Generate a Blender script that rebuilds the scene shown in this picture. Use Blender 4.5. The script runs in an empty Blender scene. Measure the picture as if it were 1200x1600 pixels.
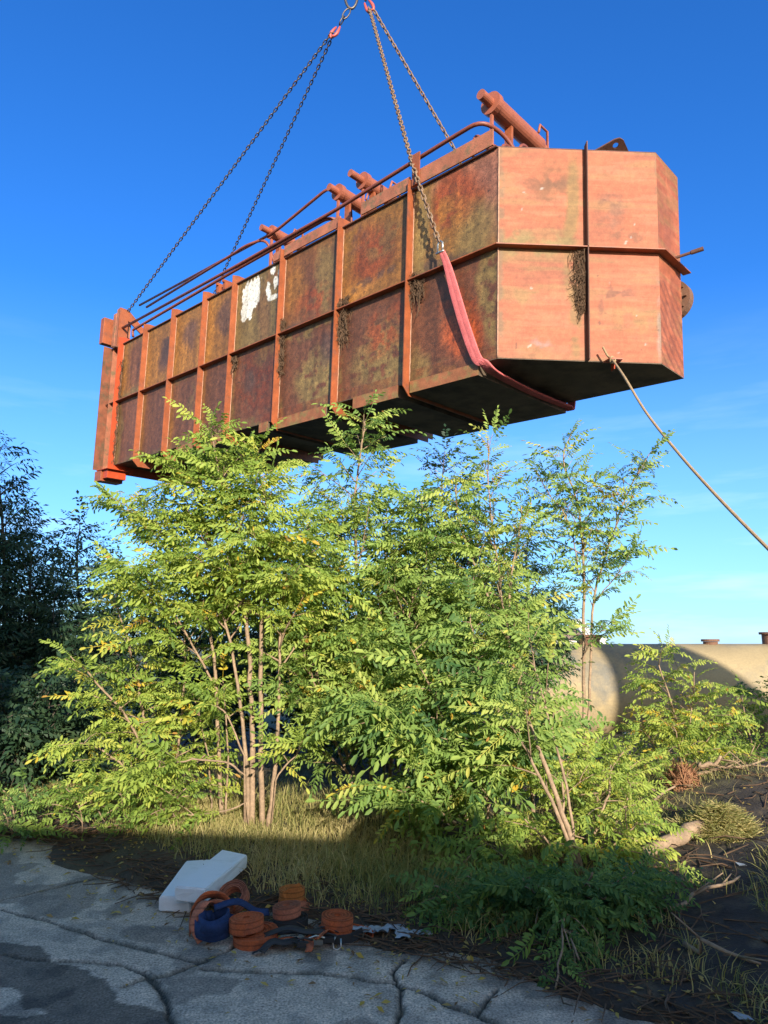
import bpy, bmesh, math, random
import numpy as np
from mathutils import Vector, Matrix, Euler
SC = bpy.context.scene
COL = SC.collection
R_ = math.radians
rng = np.random.default_rng(11)
random.seed(5)

# ------------------------------------------------------------------ camera, sky, sun, exposure
PITCH = R_(10.6); F = 1100.0; CAMZ = 1.6
cd = bpy.data.cameras.new('camera'); cam = bpy.data.objects.new('camera', cd); COL.objects.link(cam)
cam.location = (0, 0, CAMZ); cam.rotation_euler = (R_(90)+PITCH, 0, 0)
cd.sensor_fit = 'VERTICAL'; cd.sensor_height = 36; cd.lens = 36*F/1600
cd.clip_start = .05; cd.clip_end = 8000
SC.camera = cam
SUN_EL = 17.0; SUN_AZ = 14.0                       # azimuth to the right of straight behind the camera
to_sun = Vector((math.sin(R_(SUN_AZ))*math.cos(R_(SUN_EL)), -math.cos(R_(SUN_AZ))*math.cos(R_(SUN_EL)), math.sin(R_(SUN_EL))))
w = bpy.data.worlds.new('World'); SC.world = w; w.use_nodes = True
nt = w.node_tree; nt.nodes.clear()
sky = nt.nodes.new('ShaderNodeTexSky'); sky.sky_type = 'NISHITA'; sky.sun_disc = False
sky.sun_elevation = R_(SUN_EL); sky.sun_rotation = R_(180-SUN_AZ); sky.air_density = 1.0; sky.dust_density = .35; sky.ozone_density = 3.0
hs = nt.nodes.new('ShaderNodeHueSaturation'); hs.inputs['Saturation'].default_value = 1.22; hs.inputs['Value'].default_value = 1.03
tc = nt.nodes.new('ShaderNodeTexCoord')
mp = nt.nodes.new('ShaderNodeMapping'); mp.inputs['Scale'].default_value = (2.2, 2.2, 15); mp.inputs['Rotation'].default_value = (0, R_(-7), 0)
nz = nt.nodes.new('ShaderNodeTexNoise'); nz.inputs['Scale'].default_value = 1.6; nz.inputs['Detail'].default_value = 5; nz.inputs['Roughness'].default_value = .55
cr = nt.nodes.new('ShaderNodeValToRGB'); cr.color_ramp.elements[0].position = .52; cr.color_ramp.elements[1].position = .80
sx = nt.nodes.new('ShaderNodeSeparateXYZ')
mr = nt.nodes.new('ShaderNodeMapRange'); mr.inputs[1].default_value = .42; mr.inputs[2].default_value = .05; mr.inputs[3].default_value = 0; mr.inputs[4].default_value = .36
mu = nt.nodes.new('ShaderNodeMath'); mu.operation = 'MULTIPLY'
mx = nt.nodes.new('ShaderNodeMixRGB'); mx.inputs[2].default_value = (6.5, 7.6, 9.0, 1)
bg = nt.nodes.new('ShaderNodeBackground'); bg.inputs['Strength'].default_value = .115
wo = nt.nodes.new('ShaderNodeOutputWorld')
L = nt.links.new
L(sky.outputs[0], hs.inputs['Color']); L(tc.outputs['Generated'], mp.inputs[0]); L(mp.outputs[0], nz.inputs['Vector']); L(nz.outputs[0], cr.inputs[0])
L(tc.outputs['Generated'], sx.inputs[0]); L(sx.outputs[2], mr.inputs[0]); L(mr.outputs[0], mu.inputs[0]); L(cr.outputs[0], mu.inputs[1])
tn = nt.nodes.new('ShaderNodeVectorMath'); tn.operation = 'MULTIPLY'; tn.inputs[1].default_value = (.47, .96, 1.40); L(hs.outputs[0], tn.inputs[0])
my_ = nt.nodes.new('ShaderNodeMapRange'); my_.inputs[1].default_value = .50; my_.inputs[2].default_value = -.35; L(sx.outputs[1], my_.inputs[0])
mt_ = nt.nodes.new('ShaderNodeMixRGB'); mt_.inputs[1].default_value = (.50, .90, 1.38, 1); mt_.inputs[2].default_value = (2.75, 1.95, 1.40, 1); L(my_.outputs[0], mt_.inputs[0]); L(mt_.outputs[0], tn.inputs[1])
mr2_ = nt.nodes.new('ShaderNodeMapRange'); mr2_.inputs[1].default_value = .45; mr2_.inputs[2].default_value = -.02; mr2_.inputs[3].default_value = 0; mr2_.inputs[4].default_value = .72; L(sx.outputs[2], mr2_.inputs[0])
pw_ = nt.nodes.new('ShaderNodeMath'); pw_.operation = 'POWER'; pw_.inputs[1].default_value = 1.3; L(mr2_.outputs[0], pw_.inputs[0])
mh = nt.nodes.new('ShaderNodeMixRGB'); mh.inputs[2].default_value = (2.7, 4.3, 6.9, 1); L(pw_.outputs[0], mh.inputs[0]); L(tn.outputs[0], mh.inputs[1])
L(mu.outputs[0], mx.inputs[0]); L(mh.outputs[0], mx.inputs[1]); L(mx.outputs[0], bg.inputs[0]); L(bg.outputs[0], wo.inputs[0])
sd = bpy.data.lights.new('sun', 'SUN'); sd.energy = 4.8; sd.angle = R_(.5); sd.color = (1, .90, .76)
so = bpy.data.objects.new('sun', sd); COL.objects.link(so); so.rotation_euler = (-to_sun).to_track_quat('-Z', 'Y').to_euler(); so.location = (20, -60, 40)
SC.view_settings.view_transform = 'Standard'; SC.view_settings.look = 'None'; SC.view_settings.exposure = 0.85; SC.view_settings.gamma = 1

# ------------------------------------------------------------------ helpers
def ray(x, y):
    u = (x-600)/F; v = (y-800)/F
    return np.array([u, math.cos(PITCH)+v*math.sin(PITCH), math.sin(PITCH)-v*math.cos(PITCH)])
CAM = np.array([0, 0, CAMZ])
def at_y(x, y, Y):
    d = ray(x, y); return CAM+d*(Y/d[1])
def at_z(x, y, z=0.):
    d = ray(x, y); return CAM+d*((z-CAMZ)/d[2])

HPOS = np.array([1.710, 10.0, 4.239+CAMZ]); HEUL = (R_(-.449), R_(-2.839), R_(135.917))
HM = np.array(Euler(HEUL, 'XYZ').to_matrix())
def hp(x, y, wv=0.0):                              # photo point -> (L, w, h) on the hull plane w = wv
    d = HM.T@ray(x, y); o = HM.T@(CAM-HPOS)
    t = (-wv-o[1])/d[1]; q = o+t*d
    return np.array([q[0], wv, q[2]])
def hw(L_, w_, h_): return HPOS+HM@np.array([L_, -w_, h_])   # hull -> world

def sstep(a, b, x):
    t = np.clip((x-a)/(b-a), 0, 1); return t*t*(3-2*t)
def _h(ix, iy, iz):
    n = (ix.astype(np.int64)*374761393+iy.astype(np.int64)*668265263+iz.astype(np.int64)*2147483647) & 0xffffffff
    n = ((n ^ (n >> 13))*1274126177) & 0xffffffff
    return ((n ^ (n >> 16)) & 0xffff)/65535.
def vnoise(x, y, z=0.):
    x, y = np.asarray(x, float), np.asarray(y, float); z = np.zeros_like(x)+z
    x0, y0, z0 = np.floor(x), np.floor(y), np.floor(z)
    fx, fy, fz = x-x0, y-y0, z-z0
    fx, fy, fz = [f*f*(3-2*f) for f in (fx, fy, fz)]
    o = 0
    for i in (0, 1):
        for j in (0, 1):
            for k in (0, 1):
                o = o+_h(x0+i, y0+j, z0+k)*(fx if i else 1-fx)*(fy if j else 1-fy)*(fz if k else 1-fz)
    return o
def fbm(x, y, z=0., o=4):
    s = 0; a = .5; t = 0
    for i in range(o):
        s = s+a*vnoise(np.asarray(x)*2**i+13.7*i, np.asarray(y)*2**i-7.1*i, z+3.3*i); t += a; a *= .5
    return s/t

class MB:
    def __init__(s): s.v = []; s.f = []
    def add(s, vs, fs):
        n = len(s.v); s.v += [tuple(map(float, p)) for p in vs]; s.f += [tuple(i+n for i in f) for f in fs]; return s
    def box(s, a, b, m=None):
        (x0, y0, z0), (x1, y1, z1) = a, b
        vs = [(x0,y0,z0),(x1,y0,z0),(x1,y1,z0),(x0,y1,z0),(x0,y0,z1),(x1,y0,z1),(x1,y1,z1),(x0,y1,z1)]
        if m is not None: vs = [tuple(m@Vector(p)) for p in vs]
        return s.add(vs, [(0,3,2,1),(4,5,6,7),(0,1,5,4),(1,2,6,5),(2,3,7,6),(3,0,4,7)])
    def prism(s, poly, off):                       # planar polygon extruded by vector off
        n = len(poly); off = np.array(off, float)
        vs = [np.array(p, float) for p in poly]; vs = vs+[p+off for p in vs]
        return s.add(vs, [tuple(range(n))[::-1], tuple(range(n, 2*n))]+[(i, (i+1) % n, (i+1) % n+n, i+n) for i in range(n)])
    def tube(s, pts, r, n=8, caps=True):
        P = [np.array(p, float) for p in pts]; k = len(P)
        rr = r if hasattr(r, '__len__') else [r]*k
        T = [P[min(i+1, k-1)]-P[max(i-1, 0)] for i in range(k)]
        T = [t/(np.linalg.norm(t)+1e-9) for t in T]
        u = np.cross(T[0], [0, 0, 1]);
        if np.linalg.norm(u) < .1: u = np.cross(T[0], [1, 0, 0])
        vs = []
        for i in range(k):
            u = u-T[i]*np.dot(u, T[i]); u /= np.linalg.norm(u)+1e-9; b = np.cross(T[i], u)
            for j in range(n):
                a = 2*math.pi*j/n; vs.append(P[i]+rr[i]*(math.cos(a)*u+math.sin(a)*b))
        fs = [(i*n+j, i*n+(j+1) % n, (i+1)*n+(j+1) % n, (i+1)*n+j) for i in range(k-1) for j in range(n)]
        if caps: fs += [tuple(range(n))[::-1], tuple(range((k-1)*n, k*n))]
        return s.add(vs, fs)
    def band(s, pts, wid, side, th):               # flat strap along pts; side = width direction(s)
        P = [np.array(p, float) for p in pts]; k = len(P); vs = []
        for i in range(k):
            t = P[min(i+1, k-1)]-P[max(i-1, 0)]; t /= np.linalg.norm(t)+1e-9
            sd_ = np.array(side[i] if hasattr(side[0], '__len__') else side, float); sd_ = sd_-t*np.dot(sd_, t); sd_ /= np.linalg.norm(sd_)+1e-9
            n_ = np.cross(t, sd_); ww = wid[i] if hasattr(wid, '__len__') else wid
            for a, b in ((-1,-1),(1,-1),(1,1),(-1,1)): vs.append(P[i]+sd_*a*ww/2+n_*b*th/2)
        fs = [(i*4+j, i*4+(j+1) % 4, i*4+4+(j+1) % 4, i*4+4+j) for i in range(k-1) for j in range(4)]+[(3,2,1,0), tuple(range(4*k-4, 4*k))]
        return s.add(vs, fs)
    def build(s, name, m, parent=None, bevel=0, smooth=False, hull=False):
        v = [(p[0], -p[1], p[2]) for p in s.v] if hull else s.v
        me = bpy.data.meshes.new(name); me.from_pydata(v, [], s.f); me.update()
        bm = bmesh.new(); bm.from_mesh(me); bmesh.ops.recalc_face_normals(bm, faces=bm.faces)
        if bevel: bmesh.ops.bevel(bm, geom=[e for e in bm.edges if len(e.link_faces) == 2 and e.calc_face_angle(0) > .5], offset=bevel, segments=2, affect='EDGES', profile=.6)
        bm.to_mesh(me); bm.free()
        if smooth: me.shade_smooth()
        return link(name, me, m, parent)
def link(name, me, m, parent=None):
    o = bpy.data.objects.new(name, me); COL.objects.link(o); me.materials.append(m)
    if parent: o.parent = parent
    return o
def tag(o, label=None, cat=None, group=None, kind=None):
    for k, v in (('label', label), ('category', cat), ('group', group), ('kind', kind)):
        if v: o[k] = v
    return o
def empty(name, loc, label, cat, group=None):
    o = bpy.data.objects.new(name, None); COL.objects.link(o); o.location = [float(c) for c in loc]; o.empty_display_size = .2
    return tag(o, label, cat, group)
def raw_mesh(name, V, Q, attrs=None, smooth=False):    # all-quad mesh from numpy arrays
    me = bpy.data.meshes.new(name); V = np.asarray(V, np.float32); Q = np.asarray(Q, np.int32)
    me.vertices.add(len(V)); me.vertices.foreach_set('co', V.ravel())
    me.loops.add(Q.size); me.loops.foreach_set('vertex_index', Q.ravel())
    me.polygons.add(len(Q)); me.polygons.foreach_set('loop_start', np.arange(0, Q.size, Q.shape[1], dtype=np.int32))
    me.update(calc_edges=True)
    for k, a in (attrs or {}).items():
        a = np.asarray(a, np.float32)
        if a.ndim == 1: me.attributes.new(k, 'FLOAT', 'POINT').data.foreach_set('value', a)
        else: me.attributes.new(k, 'FLOAT_COLOR', 'POINT').data.foreach_set('color', np.concatenate([a, np.ones((len(a), 1), np.float32)], 1).ravel())
    if smooth: me.shade_smooth()
    return me
def grid_faces(nx, ny):
    i, j = np.meshgrid(np.arange(nx-1), np.arange(ny-1), indexing='ij'); a = (i*ny+j).ravel()
    return np.stack([a, a+ny, a+ny+1, a+1], 1)

# ------------------------------------------------------------------ materials
def mat(name, col=None, rough=.6, metal=0, spec=.5, attr=None, var=.25, vscale=6, bump=0, bscale=40, col2=None, c2pos=(.45, .6), c2scale=2.5, fine=.0, fscale=60, stripe=0):
    m = bpy.data.materials.new(name); m.use_nodes = True; t = m.node_tree; n = t.nodes; l = t.links.new
    b = n['Principled BSDF']; b.inputs['Roughness'].default_value = rough; b.inputs['Metallic'].default_value = metal
    b.inputs['Specular IOR Level'].default_value = spec
    co = n.new('ShaderNodeTexCoord').outputs['Object']
    if attr:
        a = n.new('ShaderNodeAttribute'); a.attribute_name = attr; base = a.outputs['Color']
    else:
        rgb = n.new('ShaderNodeRGB'); rgb.outputs[0].default_value = (*col, 1); base = rgb.outputs[0]
    def noise(sc, det=4, ro=.6):
        q = n.new('ShaderNodeTexNoise'); q.inputs['Scale'].default_value = sc; q.inputs['Detail'].default_value = det; q.inputs['Roughness'].default_value = ro
        l(co, q.inputs['Vector']); return q.outputs[0]
    if col2:
        q = noise(c2scale, 6, .65); r = n.new('ShaderNodeMapRange'); r.inputs[1].default_value, r.inputs[2].default_value = c2pos; l(q, r.inputs[0])
        mx_ = n.new('ShaderNodeMixRGB'); mx_.inputs[2].default_value = (*col2, 1); l(r.outputs[0], mx_.inputs[0]); l(base, mx_.inputs[1]); base = mx_.outputs[0]
    for sc, am in ((vscale, var), (fscale, fine)):
        if am:
            q = noise(sc); r = n.new('ShaderNodeMapRange'); r.inputs[1].default_value = .25; r.inputs[2].default_value = .75; r.inputs[3].default_value = 1-am; r.inputs[4].default_value = 1+am; l(q, r.inputs[0])
            v = n.new('ShaderNodeVectorMath'); v.operation = 'SCALE'; l(base, v.inputs[0]); l(r.outputs[0], v.inputs['Scale']); base = v.outputs[0]
    l(base, b.inputs['Base Color'])
    if stripe:
        wv_ = n.new('ShaderNodeTexWave'); wv_.bands_direction = 'Z'; wv_.inputs['Scale'].default_value = stripe; wv_.inputs['Distortion'].default_value = .6; l(co, wv_.inputs['Vector'])
        r = n.new('ShaderNodeMapRange'); r.inputs[1].default_value = .0; r.inputs[2].default_value = .25; r.inputs[3].default_value = .55; r.inputs[4].default_value = 1.05; l(wv_.outputs['Fac'], r.inputs[0])
        v = n.new('ShaderNodeVectorMath'); v.operation = 'SCALE'; l(base, v.inputs[0]); l(r.outputs[0], v.inputs['Scale']); l(v.outputs[0], b.inputs['Base Color'])
    if bump:
        q = noise(bscale, 5); bp = n.new('ShaderNodeBump'); bp.inputs['Strength'].default_value = bump; bp.inputs['Distance'].default_value = .02; l(q, bp.inputs['Height']); l(bp.outputs[0], b.inputs['Normal'])
    return m
def leaf_mat(name, stops, trans=.35, rough=.5):
    m = bpy.data.materials.new(name); m.use_nodes = True; t = m.node_tree; n = t.nodes; l = t.links.new
    b = n['Principled BSDF']; b.inputs['Roughness'].default_value = rough; b.inputs['Specular IOR Level'].default_value = .3
    a = n.new('ShaderNodeAttribute'); a.attribute_name = 'tint'
    r = n.new('ShaderNodeValToRGB'); e = r.color_ramp.elements
    while len(e) < len(stops): e.new(.5)
    for q, (p, c) in zip(e, stops): q.position = p; q.color = (*c, 1)
    l(a.outputs['Fac'], r.inputs[0]); l(r.outputs[0], b.inputs['Base Color'])
    tr = n.new('ShaderNodeBsdfTranslucent'); sc = n.new('ShaderNodeVectorMath'); sc.operation = 'MULTIPLY'; sc.inputs[1].default_value = (1.5, 1.45, .8)
    l(r.outputs[0], sc.inputs[0]); l(sc.outputs[0], tr.inputs[0])
    ms = n.new('ShaderNodeMixShader'); ms.inputs[0].default_value = trans
    l(b.outputs[0], ms.inputs[1]); l(tr.outputs[0], ms.inputs[2]); l(ms.outputs[0], n['Material Output'].inputs[0])
    return m
M = {}
M['side'] = mat('rust_side', attr='col', rough=.55, var=.4, vscale=9, fine=.5, fscale=48, bump=.3, bscale=60, col2=(.035, .022, .016), c2pos=(.55, .72), c2scale=17)
M['paint'] = mat('weathered_red_paint', attr='col', rough=.6, spec=.3, var=.14, vscale=3, fine=.16, fscale=40, bump=.12, bscale=70)
M['rib'] = mat('rib_paint', (0.270, 0.071, 0.023), rough=.55, var=.3, vscale=5, fine=.2, col2=(.20, .07, .04), c2pos=(.52, .68), c2scale=4, bump=.15)
M['flange'] = mat('flange_rust', (.20, .062, .028), rough=.7, var=.35, vscale=5, fine=.3, col2=(.10, .06, .03), c2pos=(.5, .65), c2scale=4)
M['weld'] = mat('weld', (.40, .22, .14), rough=.7, var=.4, vscale=14)
M['redrib'] = mat('bright_red_primer', (0.420, 0.055, 0.013), rough=.5, var=.2, vscale=5, fine=.15, col2=(.35, .08, .03), c2pos=(.55, .7), c2scale=3)
M['rustdark'] = mat('dark_rust', (0.104, 0.044, 0.028), rough=.75, var=.35, vscale=4, fine=.3, bump=.2)
M['coam'] = mat('coaming_paint', (0.330, 0.115, 0.060), rough=.65, var=.3, vscale=4, fine=.3, col2=(.16, .10, .05), c2pos=(.5, .65), c2scale=5, bump=.2)
M['pipe'] = mat('pipe_paint', (0.200, 0.053, 0.031), rough=.5, var=.25, vscale=8, fine=.15)
M['cyl'] = mat('cylinder_paint', (0.296, 0.089, 0.047), rough=.5, var=.2, vscale=6, fine=.12, col2=(.3, .09, .05), c2pos=(.5, .7), c2scale=5)
M['under'] = mat('hull_bottom_rust', (0.134, 0.095, 0.062), rough=.8, var=.4, vscale=1.5, fine=.2, col2=(.05, .035, .025), c2pos=(.45, .62), c2scale=1.2)
M['steel'] = mat('chain_steel', (.11, .10, .095), rough=.45, metal=.7, var=.3, vscale=20, col2=(.12, .06, .03), c2pos=(.5, .65), c2scale=9)
M['chainrust'] = mat('rusty_chain', (0.240, 0.160, 0.104), rough=.6, metal=.3, var=.35, vscale=20, col2=(.14, .07, .04), c2pos=(.5, .65), c2scale=9)
M['hook'] = mat('hook_red', (0.425, 0.076, 0.060), rough=.45, var=.2, vscale=12, col2=(.15, .05, .04), c2pos=(.55, .7), c2scale=14)
M['sling'] = mat('sling_pink', spec=.1, col=(0.600, 0.150, 0.150), rough=.9, var=.2, vscale=10, fine=.25, fscale=90, bump=.5, bscale=120)
M['rope'] = mat('rope_hemp', (0.336, 0.232, 0.128), rough=.9, var=.25, vscale=30, fine=.25, fscale=120, bump=.4, bscale=150)
M['vine'] = mat('dead_vine', (0.104, 0.060, 0.032), rough=.9, var=.4, vscale=20)
M['conc'] = None
M['soil'] = mat('soil', attr='col', rough=.95, var=.35, vscale=5, fine=.4, fscale=70, bump=.6, bscale=60)
M['bark'] = mat('bark', (0.290, 0.200, 0.125), rough=.85, var=.3, vscale=12, fine=.3, fscale=50, bump=.4, bscale=60)
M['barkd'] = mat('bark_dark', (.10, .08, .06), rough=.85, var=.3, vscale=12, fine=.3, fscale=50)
M['foam'] = mat('polystyrene', (0.800, 0.820, 0.840), rough=.8, var=.03, vscale=6, fine=.05, fscale=160, bump=.15, bscale=200, col2=(.66, .68, .68), c2pos=(.58, .75), c2scale=5)
M['orange'] = mat('orange_webbing', (0.500, 0.115, 0.036), stripe=11, rough=.8, var=.25, vscale=14, fine=.25, fscale=110, col2=(.24, .07, .035), c2pos=(.5, .68), c2scale=8)
M['orange2'] = mat('pink_webbing', (0.468, 0.153, 0.081), stripe=11, rough=.8, var=.25, vscale=14, fine=.25, fscale=110, col2=(.28, .10, .06), c2pos=(.5, .68), c2scale=8)
for k_ in ('orange', 'orange2'): pass
M['yellow'] = mat('amber_webbing', (0.460, 0.150, 0.030), stripe=11, rough=.8, var=.2, vscale=14, fine=.2, fscale=110)
M['blue'] = mat('blue_webbing', (0.012, 0.034, 0.110), rough=.8, var=.3, vscale=14, fine=.2, fscale=110)
M['black'] = mat('black_strap', (.03, .03, .032), rough=.7, var=.3, vscale=14)
M['zinc'] = mat('zinc', (.45, .45, .43), rough=.35, metal=.9, var=.2, vscale=20)
M['plastic'] = mat('plastic_film', (0.300, 0.340, 0.380), rough=.25, var=.15, vscale=15)
M['straw'] = leaf_mat('straw', [(0, (.12, .16, .04)), (.35, (.28, .27, .09)), (.7, (.50, .41, .18)), (1, (.60, .49, .25))], .25, .7)
M['root'] = leaf_mat('root_fibre', [(0, (.16, .07, .035)), (.6, (.30, .14, .07)), (1, (.40, .22, .11))], .1, .8)
M['leafA'] = leaf_mat('locust_leaf', [(0, (.06, .125, .022)), (.35, (.205, .30, .05)), (.62, (.34, .42, .075)), (.86, (.44, .45, .08)), (.96, (.60, .42, .03)), (1, (.40, .22, .05))], .32, .58)
M['leafB'] = leaf_mat('locust_leaf_cool', [(0, (.05, .12, .035)), (.35, (.19, .295, .065)), (.62, (.32, .41, .09)), (.86, (.42, .44, .10)), (.96, (.60, .42, .03)), (1, (.40, .22, .05))], .32, .58)
M['leafShade'] = leaf_mat('shade_darkened_leaf', [(0, (.018, .045, .022)), (.5, (.03, .065, .03)), (.9, (.05, .085, .035)), (1, (.12, .10, .03))], .2)  # leaf colour darkened to stand in for shade on the background trees
M['leafF'] = leaf_mat('fallen_leaf', [(0, (.45, .30, .05)), (.5, (.55, .40, .12)), (.8, (.30, .18, .08)), (1, (.15, .08, .04))], .2, .7)
M['tank'] = mat('tank_coating', (.34, .26, .14), rough=.75, var=.12, vscale=2, fine=.12, fscale=30, col2=(.17, .155, .12), c2pos=(.48, .66), c2scale=1.1, bump=.12)
M['tankrust'] = mat('tank_neck_rust', (0.160, 0.080, 0.048), rough=.8, var=.3, vscale=8)
M['pale'] = mat('pale_wall', (.62, .60, .56), rough=.8, var=.1)
M['roof'] = mat('roof_tile', (.30, .19, .13), rough=.85, var=.2)
M['cranepaint'] = mat('crane_paint', (.55, .38, .05), rough=.4, var=.08)
M['tyre'] = mat('tyre', (.025, .025, .025), rough=.85, var=.2)
M['glass'] = mat('window_glass', (.03, .04, .05), rough=.08, spec=.8, var=0)
M['brick'] = mat('brick_wall', (.28, .13, .09), rough=.85, var=.25, vscale=8)

# ------------------------------------------------------------------ hull
HH, CC, WT, HMID, LEND = 3.466, 1.76, 2.61, 1.77, 13.4
RIBS = [1.797, 3.612, 5.407, 7.17, 8.419, 9.891, 11.366, 12.796]
hull = empty('suspended_pontoon', HPOS, 'huge rust-red steel pontoon with ribbed side hanging in the air from four chains', 'pontoon')
hull.rotation_euler = HEUL
OCH, OLV, MAR, RED, DRK, SAL, WHT, PUR = [np.array(c) for c in ((.42, .175, .03), (.28, .19, .06), (.18, .060, .026), (.50, .095, .022), (.06, .038, .03), (.53, .205, .125), (.82, .80, .72), (.185, .068, .032))]
def mixc(a, b, m): return a*(1-m[:, None])+b*m[:, None]
def side_plate():
    nx, ny = 840, 230
    l_ = np.linspace(0, LEND, nx); h_ = np.linspace(0, HH, ny)
    Lg, Hg = [a.ravel() for a in np.meshgrid(l_, h_, indexing='ij')]
    edges = np.array([0.]+RIBS+[LEND+.7]); bay = np.clip(np.searchsorted(edges, Lg, 'right')-1, 0, 8)
    u = 1-(Lg-edges[bay])/(edges[bay+1]-edges[bay]); up = Hg > HMID
    v = np.where(up, (Hg-HMID)/(HH-HMID), Hg/HMID)
    wx = u+.35*(fbm(Lg*1.1, Hg*1.1, 1.)-.5)+.12*(fbm(Lg*5, Hg*5, 2.)-.5); wy = v+.35*(fbm(Lg*1.1, Hg*1.1, 5.)-.5)+.12*(fbm(Lg*5, Hg*5, 6.)-.5)
    n1 = fbm(Lg*2.2, Hg*2.2, 9., 5); n2 = fbm(Lg*7, Hg*7, 12., 5); n3 = fbm(Lg*16, Hg*16, 20., 3); st = fbm(Lg*9, Hg*.8, 31., 4)
    def blob(cx, cy, rx, ry, soft=.5):
        d = np.sqrt(((wx-cx)/rx)**2+((wy-cy)/ry)**2); return 1-sstep(1-soft, 1+soft*.5, d)
    edge = np.minimum(np.minimum(wx, 1-wx), np.minimum(wy, 1-wy))
    cu = mixc(np.tile(OCH, (len(u), 1)), OLV, sstep(.4, .6, n1))
    cl = mixc(np.tile(MAR, (len(u), 1)), PUR, sstep(.4, .62, n1))
    cu = mixc(cu, MAR*.9+RED*.1, sstep(.06, .26, edge)*sstep(.25, .55, n1)*.75)
    cl = mixc(cl, OLV*.8, (1-sstep(.0, .09, edge))*sstep(.35, .6, n2)*.8)
    c = np.where(up[:, None], cu, cl)
    def put(b, upper, col, cx, cy, rx, ry, k=1., soft=.5, tex=None):
        nonlocal c
        m = blob(cx, cy, rx, ry, soft)*(bay == b)*(up == upper)*k
        if tex is not None: m = m*tex
        c = mixc(c, np.array(col), m)
    sp = sstep(.38, .55, n2)
    # bay 0 (nearest the corner)
    put(0, True, OLV, .5, .5, .9, .9, .6); put(0, True, SAL*.8, .9, .95, .8, .28, .9); put(0, True, SAL*.75, 1.0, .7, .22, .6, .9)
    put(0, True, RED*.75, .5, .72, .38, .30, .95); put(0, True, OCH*1.1, .38, .45, .34, .4, .75, tex=sp); put(0, True, OLV, .78, .3, .28, .3, .8); put(0, True, DRK*1.6, .38, .12, .38, .10, .7, tex=sp); put(0, True, OLV*1.1, .06, .55, .1, .6, .8)
    put(0, False, MAR, .3, .7, .7, .6, .9); put(0, False, RED*1.15, .58, .3, .26, .26, .95); put(0, False, RED*.7, .62, .62, .3, .35, .7, tex=sp); put(0, False, OLV*1.05, .97, .5, .15, .75, .9, tex=sstep(.3, .5, n2)); put(0, False, OLV, .06, .1, .16, .25, .8)
    # bay 1
    put(1, True, OCH*.85, .5, .5, .9, .9, .8); put(1, True, RED*.62, .45, .55, .36, .42, .9); put(1, True, OLV*.8, .62, .66, .3, .22, .55, tex=sp); put(1, True, OCH*1.5, .1, .16, .35, .16, .9); put(1, True, DRK*1.5, .5, .22, .45, .07, .7, tex=sp); put(1, True, SAL*.4, .1, .9, .4, .2, .6, tex=sp)
    put(1, False, OLV*1.05, .68, .3, .52, .42, .95, tex=sstep(.3, .48, n2)); put(1, False, RED*.85, .6, .55, .26, .28, .8, tex=sp); put(1, False, RED*.6, .92, .7, .14, .3, .7, tex=sp)
    # bay 2
    put(2, True, MAR*1.1, .5, .5, .9, .9, .7); put(2, True, OLV, .72, .55, .16, .5, .8); put(2, True, OCH*.9, .25, .55, .2, .35, .7); put(2, True, RED*.7, .55, .3, .3, .22, .8, tex=sp); put(2, True, DRK*1.5, .5, .04, .6, .1, .8)
    put(2, False, OLV*1.1, .62, .35, .33, .4, .95, tex=sstep(.32, .46, n2)); put(2, False, DRK*1.8, .85, .7, .18, .22, .7); put(2, False, OLV*.9, .3, .95, .35, .08, .6, tex=sp)
    # bay 3
    put(3, True, OLV*.95, .5, .5, .9, .9, .95); put(3, True, MAR, .62, .3, .16, .4, .5); put(3, True, RED*.6, .75, .85, .2, .2, .5, tex=sp)
    put(3, False, RED*.45, .55, .6, .5, .5, .85, tex=sp); put(3, False, OLV*.7, .7, .85, .3, .15, .6, tex=sp); put(3, False, DRK*1.6, .35, .6, .15, .15, .7)
    for b in (4, 5, 6):
        put(b, True, OCH, .5, .5, .9, .95, .85); put(b, True, (DRK*1.4+MAR*.4), (.62, .55, .7)[b-4], (.62, .6, .45)[b-4], .27, .3, .85); put(b, True, OCH*1.35, .3, .3, .25, .35, .6, tex=sp)
        put(b, False, PUR*1.1, .55, .5, .45, .5, .8); put(b, False, OCH*.7, .05, .6, .12, .7, .7)
    put(6, True, DRK, .78, .5, .25, .22, .8); put(5, False, OLV*.8, .75, .6, .22, .3, .5, tex=sp)
    put(7, True, PUR*1.1, .62, .6, .4, .5, .9); put(7, True, OCH*.9, .1, .5, .16, .7, .8); put(7, False, PUR*1.3, .6, .5, .42, .6, .8); put(7, False, OLV*.8, .05, .5, .14, .8, .8)
    c = mixc(c, OLV*.55, (bay == 8)*1.)
    # old white paint in bay 3
    g = .5*fbm(Lg*10, Hg*5, 44., 4)+.5*fbm(Lg*26, Hg*12, 45., 4)
    pu, pv = wx*.12+u*.88, (wy*.12+v*.88-.34)/.66
    wm = np.zeros(len(u))
    for cx, cy, rx, ry in ((.30, .72, .19, .26), (.26, .36, .17, .24), (.40, .60, .10, .34), (.74, .92, .06, .10), (.90, .80, .05, .16), (.82, .62, .06, .14), (.66, .55, .04, .15), (.70, .40, .05, .12), (.80, .34, .12, .07), (.22, .2, .10, .08)):
        d = np.sqrt(((pu-cx)/rx)**2+((pv-cy)/ry)**2)+(g-.5)*1.7; wm = np.maximum(wm, 1-sstep(.86, .98, d))
    wm *= (bay == 3)*up
    # weathering streaks, seams, grime in the corners, fine speckle
    c = c*.98*(1+1.1*(st-.5))[:, None]*(.60+.80*n3)[:, None]
    c = mixc(c, DRK, (1-sstep(.0, .05, np.minimum(u, 1-u)))*sstep(.35, .6, n2)*.55)
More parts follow.
